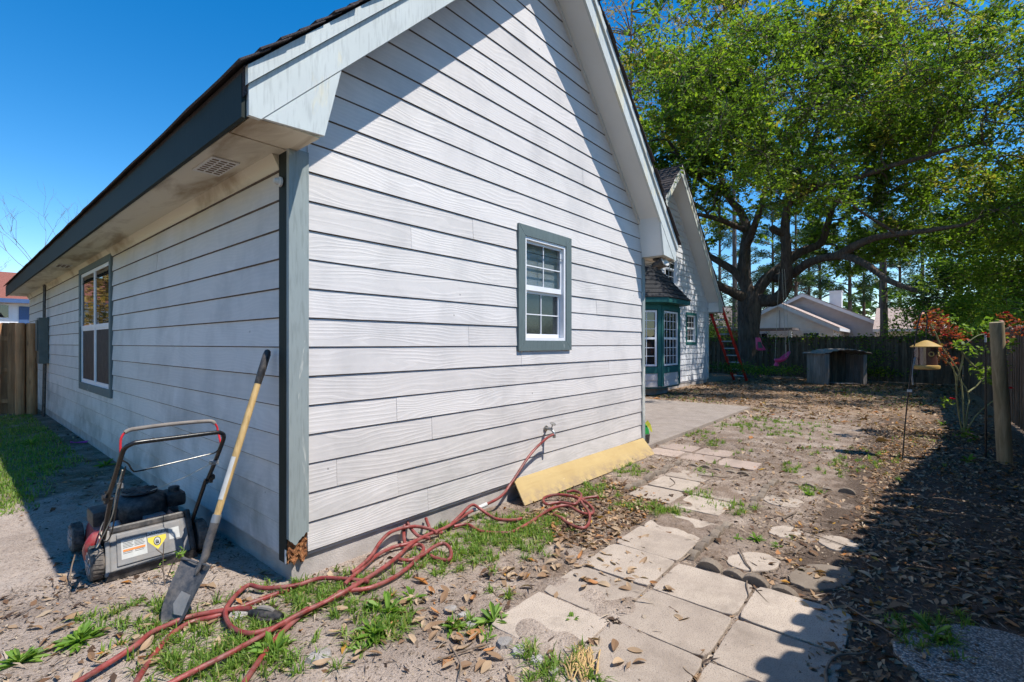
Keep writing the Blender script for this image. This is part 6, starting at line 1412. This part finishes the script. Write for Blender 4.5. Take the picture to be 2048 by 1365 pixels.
for (px, py, rad_, n) in ((1010,1055,.34,1500),(960,1085,.30,1000),(1085,1045,.22,700),(930,1110,.24,600),(860,1135,.2,350),(1060,1085,.2,400),(890,1050,.12,200),(1200,975,.25,400),(1260,945,.22,300),(1165,985,.2,300),(1250,930,.16,250),
    (1310,1018,.22,520),(1395,985,.16,420),(1430,1005,.2,350),(1470,1012,.18,250),(1340,1022,.14,200),(1400,945,.2,180),(1440,930,.18,160),(1420,890,.2,150),(1440,885,.2,150),(1465,905,.18,120),
    (1480,850,.45,700),(1530,840,.5,600),(1560,865,.6,700),(1600,850,.6,400),(1410,865,.2,200),(1380,870,.2,160),(1650,900,.5,260),(1700,930,.5,260),(1760,920,.6,350),(1620,980,.12,130),(1580,945,.15,90),(1590,935,.14,100),(1660,945,.15,90),
    (640,1190,.22,420),(600,1215,.2,300),(720,1165,.2,260),(560,1180,.18,160),(690,1190,.14,180),(450,1300,.26,520),(400,1290,.26,420),(500,1270,.2,380),(420,1335,.2,320),(340,1235,.2,320),(290,1215,.2,200),(300,1270,.16,200),(540,1330,.16,350),(480,1340,.2,200),(380,1350,.18,200),(700,1215,.14,200),(760,1250,.18,320),(745,1270,.15,260),(180,1250,.2,90),(1850,1270,.18,200),(1900,1255,.12,130),(1870,1300,.12,90),(1930,1235,.1,50),(1100,1355,.16,250),(1160,1355,.12,160),(1090,1330,.14,160),(1180,1335,.1,100),(1060,1310,.1,60),(940,1240,.1,90),(1000,1200,.1,60),(1380,895,.12,80),(1240,1010,.12,120),
    (215,1015,.12,60),(300,960,.2,80)):
    gpatch(px, py, rad_, n, P, r)
C2 = np.concatenate(P)
lawn = np.stack([r.uniform(-2.9, -.2, 46000), 3.0+r.uniform(0, 1, 46000)**1.3*8.0], 1)
nz_ = smooth_noise(lawn[:, 0], lawn[:, 1], 9, [(2.2, 1.0), (6, .6)])
keep = (nz_+np.minimum(2.2, (lawn[:, 1]-3.6)*1.2)-np.maximum(0, lawn[:, 0]+1.0)*1.9+.5*(lawn[:, 0] < -.8) > r.uniform(-.5, .9, len(lawn))); lawn = lawn[keep]
yard = np.stack([r.uniform(5.2, 20, 5200), r.uniform(-3.4, 2.8, 5200)], 1); nz_ = smooth_noise(yard[:, 0], yard[:, 1], 19, [(1.2, 1.0), (4, .7)]); yard = yard[nz_ > .35]
yard = yard[~((yard[:, 0] < 10.3) & (yard[:, 1] > -.1))]
def inside_any(c):
    bad = ((c[:, 0] > -.01) & (c[:, 1] > .0) & (c[:, 0] < W+.01)) | ((c[:, 0] > 4.85) & (c[:, 0] < 10.25) & (c[:, 1] > -.05) & (c[:, 1] < 2.5))
    return bad
C2 = C2[~inside_any(C2)]
def on_slab(c):
    m = np.zeros(len(c), bool)
    for o in bpy.data.objects:
        if o.name.startswith('paver') and o.type == 'MESH': m |= (np.abs(c[:, 0]-o.location.x) < .205) & (np.abs(c[:, 1]-o.location.y) < .215)
    return m
C2 = C2[~(on_slab(C2) & (r.uniform(0, 1, len(C2)) < .85))]
def z3(c): return np.concatenate([c, ground_z(c[:, 0], c[:, 1])[:, None]-.004], 1)
dist = np.hypot(C2[:, 0]-CX, C2[:, 1]-CY)
V, F, I = blades(z3(C2), .07, .0066, 3, 1.35); a = np.clip(r.normal(.5, .3, len(C2)), 0, 1)
tag(np_mesh('grass', V, F, MT['grass'], None, a[I]), 'scattered tufts of green grass in the sandy soil', 'grass', kind='stuff')
V, F, I = blades(z3(lawn), .06, .009, 4, 1.2); a = np.clip(r.normal(.6, .22, len(lawn)), 0, 1)
tag(np_mesh('lawn_grass', V, F, MT['grass'], None, a[I]), 'sunlit strip of short lawn along the side yard', 'grass', kind='stuff')
V, F, I = blades(z3(yard), .07, .016, 6, .9); a = np.clip(r.normal(.6, .25, len(yard)), 0, 1)
tag(np_mesh('yard_grass', V, F, MT['grass'], None, a[I]), 'thin sparse grass across the back yard', 'grass', kind='stuff')
# leafy weeds, each a plant of its own
def weed(px, py, size, nl, label, seed):
    g = G(px, py); r_ = random.Random(seed); m = MB()
    for k in range(nl):
        a = r_.uniform(0, 6.28); el = r_.uniform(.15, 1.1); L_ = size*r_.uniform(.6, 1.15); d = Vector((math.cos(a)*math.cos(el), math.sin(a)*math.cos(el), math.sin(el))); s = Vector((-math.sin(a), math.cos(a), 0))*L_*.105
        b = Vector((r_.uniform(-.012, .012), r_.uniform(-.012, .012), 0)); dr = Vector((0, 0, -L_*.28))
        m.add([b, b+d*L_*.35+s*.8, b+d*L_*.7+s+dr*.4, b+d*L_+dr, b+d*L_*.7-s+dr*.4, b+d*L_*.35-s*.8], [(0, 1, 2, 3), (0, 3, 4, 5)])
    me = m.build('weed', MT['weed'], None); at_ = me.data.attributes.new('rnd', 'FLOAT', 'FACE'); at_.data.foreach_set('value', [r_.random() for _ in me.data.polygons]); me.location = (g.x, g.y, gz(g.x, g.y)); tag(me, label, 'weed', 'leafy weeds in the sandy soil')
for i, (px, py, s_, n, l) in enumerate(((160,1285,.11,46,'broad bright green weed at the far left foreground'),(35,1330,.10,40,'pale green weed at the lower left corner'),(775,1225,.14,22,'large leafy weed beside the hose in the foreground'),(745,1268,.12,26,'bushy weed just below the large leafy one'),(825,1195,.10,14,'weed with upright leaves right of the hose'),(905,1250,.09,24,'compact green weed left of the pale stones'),(985,1240,.12,26,'spiky weed beside the left slab edge'),(975,1275,.06,14,'tiny weed above the squarish stone'),(545,1310,.12,30,'bright feathery weed leaning over the hose'),(590,1245,.09,20,'small weed between two hose strands'),(1512,1078,.08,22,'bright little weed in bare soil past the edging'),(1553,1092,.06,14,'smaller weed right of the bright little one'),(1478,1078,.06,12,'faint weed left of the bright little one'),(1578,1072,.045,10,'tiny weed by the buried stepping stone'),(1617,988,.08,24,'round tuft beside the round stepping stone'),(1870,1275,.14,16,'broad-leaved weed in the fence shadow by the rough stone'),(1935,920,.16,10,'broad green leaf plant at the foot of the rose'),(1885,848,.15,12,'leafy weed at the edge of the rose bed'),(1145,1235,.06,14,'little weed in the joint at the left slab corner'),(720,1300,.07,14,'small weed on sand in the lower middle'),(60,890,.16,18,'weed in the sunlit lawn at the left edge'),(210,930,.14,18,'weed in the shaded lawn by the wall'))): weed(px, py, s_, n, l, i+3)
# dry leaves: large single ones, and the litter
def leafmesh(seed):
    r_ = random.Random(seed); m = MB(); n = 5; L_ = 1.0; vs = []
    cur = r_.uniform(-.9, .9); tw = r_.uniform(-.5, .5)
    for i in range(n+1):
        t = i/n; w_ = .21*math.sin(math.pi*min(.98, t*.92+.05))**.8; x = t-.5; zc = cur*(x*x)*.8+.02; tz = tw*x
        vs += [(x, -w_, zc+w_*(.45+tz)), (x, 0, zc), (x, w_, zc+w_*(.45-tz))]
    fs = []
    for i in range(n): a = 3*i; fs += [(a, a+1, a+4, a+3), (a+1, a+2, a+5, a+4)]
    m.add(vs, fs); return m
protos = []
for s_ in range(10):
    o = leafmesh(s_).build('fallen_leaf', MT['litter'], None, True); at_ = o.data.attributes.new('rnd', 'FLOAT', 'FACE'); v_ = [.62, .78, .7, .86, .55, .68, .93, .45, .74, .5][s_]; at_.data.foreach_set('value', [v_]*len(o.data.polygons)); protos.append(o)
rl = random.Random(12); spots = []
zones = [(1010, 1120, 1340, 1180, 60), (1090, 1040, 1290, 1140, 130), (640, 1180, 1000, 1340, 70), (60, 1240, 480, 1360, 50), (1150, 1180, 1400, 1360, 12), (1560, 980, 1800, 1300, 50), (1720, 1080, 2040, 1350, 80)]
for (a, b, c, d, n) in zones:
    for _ in range(n*2): spots.append((rl.uniform(min(a, c), max(a, c)), rl.uniform(min(b, d), max(b, d))))
rl.shuffle(spots)
zl = lambda px, py: 'among the pile of dry leaves below the yellow board' if 1080 < px < 1300 and py < 1190 else 'in the shaded bed by the fence' if px > 1560 else 'on the paving' if px > 1150 and py > 1180 else 'near the hose in the foreground'
nleaf = 0
for (px, py) in spots:
    i = nleaf
    if nleaf >= 300: break
    g = G(px, py)
    if g.y > -.04 and g.x > -.05: continue
    if float(smooth_noise(np.array([g.x]), np.array([g.y]), 27, [(2.1, 1.0), (6.5, .9)])[0]) < rl.uniform(-.7, .3): continue
    nleaf += 1; src = protos[i % 10]; o = src if i < 10 else src.copy()
    if i >= 10: COL.objects.link(o)
    o.location = (g.x, g.y, gz(g.x, g.y)+.014); s_ = rl.uniform(.045, .092); o.scale = (s_, s_, s_); o.rotation_euler = (rl.uniform(-.5, .5), rl.uniform(-.4, .4), rl.uniform(0, 6.28))
    tag(o, 'curled dry brown leaf lying '+zl(px, py), 'leaf', 'curled dry leaves '+zl(px, py))
def litter(n, fn, size, asp, seed, name, mat, label, tilt=.35, lo=0, hi=1, zoff=.004):
    r = np.random.default_rng(seed); c = fn(r, n); c = c[~inside_any(c)]; n = len(c); C = z3(c); C[:, 2] += zoff+r.uniform(0, .012, n)
    a = r.uniform(0, 6.283, n); d = np.stack([np.cos(a), np.sin(a), r.normal(0, tilt, n)], 1); d /= np.linalg.norm(d, axis=1)[:, None]
    s = np.stack([-np.sin(a), np.cos(a), r.normal(0, tilt, n)], 1); sz = (size*r.lognormal(0, .35, n))[:, None]; up = np.array([[0, 0, 1.]])*sz*r.uniform(-.05, .22, n)[:, None]
    V = np.stack([C-d*sz*.5, C+s*sz*asp*.5+up, C+d*sz*.5, C-s*sz*asp*.5+up], 1).reshape(-1, 3)
    o = np_mesh(name, V, np.arange(n*4).reshape(n, 4), mat, None, r.uniform(lo, hi, n)); tag(o, label, 'litter', kind='stuff'); return o
def mixfn(*parts):
    def f(r, n):
        tot = sum(p[0] for p in parts); out = []
        for wgt, (x0, x1, y0, y1) in parts: k = int(n*wgt/tot); out.append(np.stack([r.uniform(x0, x1, k), r.uniform(y0, y1, k)], 1))
        c = np.concatenate(out); nz = smooth_noise(c[:, 0], c[:, 1], 27, [(2.1, 1.0), (6.5, .9)]); c = c[nz > r.uniform(-1.1, .8, len(c))]
        k = on_slab(c); return c[~(k & (r.uniform(0, 1, len(c)) < .9))]
    return f
bedz = (1.5, (-.5, 9.5, -3.9, -2.15)); midz = (.34, (.2, 6.5, -2.3, -.05)); pile = (.35, (1.6, 3.2, -1.15, -.35)); leftz = (.16, (-2.2, .3, -1.8, 1.2)); wallz = (.10, (-.95, 0, .8, 9)); farz = (1.1, (6, 21, -4, 3))
litter(26000, mixfn(bedz, midz, pile, pile, leftz, wallz, farz), .047, .42, 51, 'leaf_litter', MT['litter'], 'carpet of small dry leaves over the soil and under the fence')
litter(34000, mixfn((1.0, bedz[1]), (.8, midz[1]), (.2, pile[1]), (.3, leftz[1]), (.25, wallz[1]), (.9, farz[1])), .055, .09, 52, 'twig_litter', MT['straw'], 'fine twigs and pine needles strewn over the soil', tilt=.15)
litter(24000, mixfn((.5, bedz[1]), (.8, midz[1]), (.9, leftz[1]), (.3, wallz[1])), .012, .8, 53, 'wood_chips', MT['straw'], 'small chips and seed husks in the sand', lo=.3)
litter(7500, lambda r, n: np.stack([r.uniform(9, 21.2, n), r.uniform(-4, 3, n)], 1), .10, .3, 54, 'pine_straw', MT['litter'], 'red-brown fallen leaves carpeting the yard under the oak', lo=.2, hi=.97)
litter(8500, lambda r, n: np.stack([r.uniform(-.4, 9.5, n), -2.5-np.abs(r.normal(0, .75, n))], 1), .038, .36, 55, 'bed_litter', MT['litter'], 'reddish-brown leaf litter filling the shaded bed along the fence', lo=.12, hi=.98)
# single sticks
def stick(pts, r0, label):
    m = MB(); q = [G(x, y, .012) for x, y in pts]
    for v in q: v.z = gz(v.x, v.y)+.022
    c = catmull(q, 5); m.tube(c, [r0*(1-.5*i/len(c)) for i in range(len(c))], 6, jit=.12); tag(m.build('stick', MT['twig'], None, True), label, 'stick', 'fallen sticks on the ground')
stick([(1480,1100),(1492,1125),(1503,1140),(1493,1165),(1498,1190),(1490,1200)], .006, 'dark crooked stick lying across the slab corner by the edging'); stick([(1507,1172),(1540,1205),(1570,1230),(1592,1240)], .004, 'thin stick pointing into the fence shadow from the slabs')
stick([(1655,1365),(1652,1340),(1665,1318),(1690,1312),(1720,1310),(1738,1303)], .007, 'curved dark root-like stick at the bottom of the shaded slabs'); stick([(1565,1038),(1590,1025),(1594,1024)], .009, 'short pale stick beside the round stepping stone')
stick([(1590,1108),(1596,1098),(1608,1094)], .008, 'small curved pale bark piece on bare soil'); stick([(900,1290),(920,1330),(918,1362)], .005, 'forked dead stem below the small weeds'); stick([(870,1325),(930,1300),(985,1285)], .005, 'pale straight stick left of the squarish stone')
stick([(1395,950),(1450,957),(1500,948)], .006, 'twig lying across the half-buried slab'); stick([(1340,955),(1350,965),(1340,973)], .004, 'small bent twig on the pale slab'); stick([(1930,1030),(1990,1036),(2040,1040)], .004, 'straight pale twig in the shaded bed near the right edge')
stick([(1680,1200),(1720,1230),(1790,1275)], .005, 'long thin stick in the shaded leaf litter'); stick([(1600,1060),(1690,1090),(1740,1110)], .004, 'pale thin stick crossing the shadow edge'); stick([(1990,1200),(1880,1160),(1800,1135)], .005, 'long brown stick across the shaded bed')
# dead straw clump at the bottom edge
r_ = random.Random(3); m = MB(); g = G(1165, 1352)
for k in range(60): a = .6+r_.gauss(0, .25); p = g+Vector((r_.uniform(-.07, .07), r_.uniform(-.05, .05), .01)); L_ = r_.uniform(.08, .16); m.tube([p, p+Vector((math.cos(a)*L_*.5, math.sin(a)*L_*.5, .02)), p+Vector((math.cos(a)*L_, math.sin(a)*L_, .008))], .003, 4, caps=False)
MT['deadstraw'] = simple('dead_straw', (.46, .31, .14), .8, .25, 30, 0); o = m.build('straw_clump', MT['deadstraw'], None); tag(o, 'pale dead straw clump at the bottom edge beside the slabs', 'straw', kind='stuff')
# thin sapling in front of the mower flap
sp_ = thing('sapling', tuple(G(330, 1172)), 'thin bare sapling with a few yellow-green leaves before the mower', 'plant'); g0 = G(330, 1172); T0 = (g0-Vector((CX, CY, 0))).dot(Vector((*FWD, 0)))
m = MB()
for c in ([(330,1175),(326,1130),(328,1085)], [(331,1165),(345,1130),(362,1105)], [(327,1110),(312,1098)], [(330,1150),(322,1135)]): m.tube(catmull([at(x, y, T0) for x, y in c], 4), .003, 5)
m.build('stems', MT['twig'], sp_); C = np.concatenate([np.array(tuple(at(x, y, T0)))+rng.normal(size=(n, 3))*.014 for x, y, n in ((363,1103,16),(360,1112,8),(350,1135,6),(325,1128,3),(318,1142,3),(345,1150,5))]); V, F = leaf_cloud(C, .03, .5, seed=2); np_mesh('leaves', V, F, MT['weed'], sp_, rng.uniform(.6, 1, len(F)))
# bent wire trailing from the mower wheel
m = MB(); m.tube(catmull([at(150,1110,3.0), at(143,1135,2.95), at(140,1160,2.9), at(141,1180,2.8), G(139,1196,.01), G(146,1206,.006)], 5), .004, 6); tag(m.build('wire', MT['twig'], None, True), 'thin brown vine stem rising by the mower front wheel', 'vine')
m = MB(); g = G(160, 889); r_ = random.Random(8); m.add([(g.x+r_.uniform(-.02, .02)-.09+.18*i/4, g.y+.03*(-1)**i, .015+r_.uniform(0, .04)) for i in range(5)]+[(g.x-.09+.18*i/4, g.y+.06, .03) for i in range(5)], [(i, i+1, 6+i, 5+i) for i in range(4)]); MT['magenta'] = simple('magenta_plastic', (.45, .03, .42), .5); o = m.build('plastic_scrap', MT['magenta'], None, True); tag(o, 'small magenta plastic scrap on the shaded lawn', 'scrap'); o.modifiers.new('thickness', 'SOLIDIFY').thickness = .006
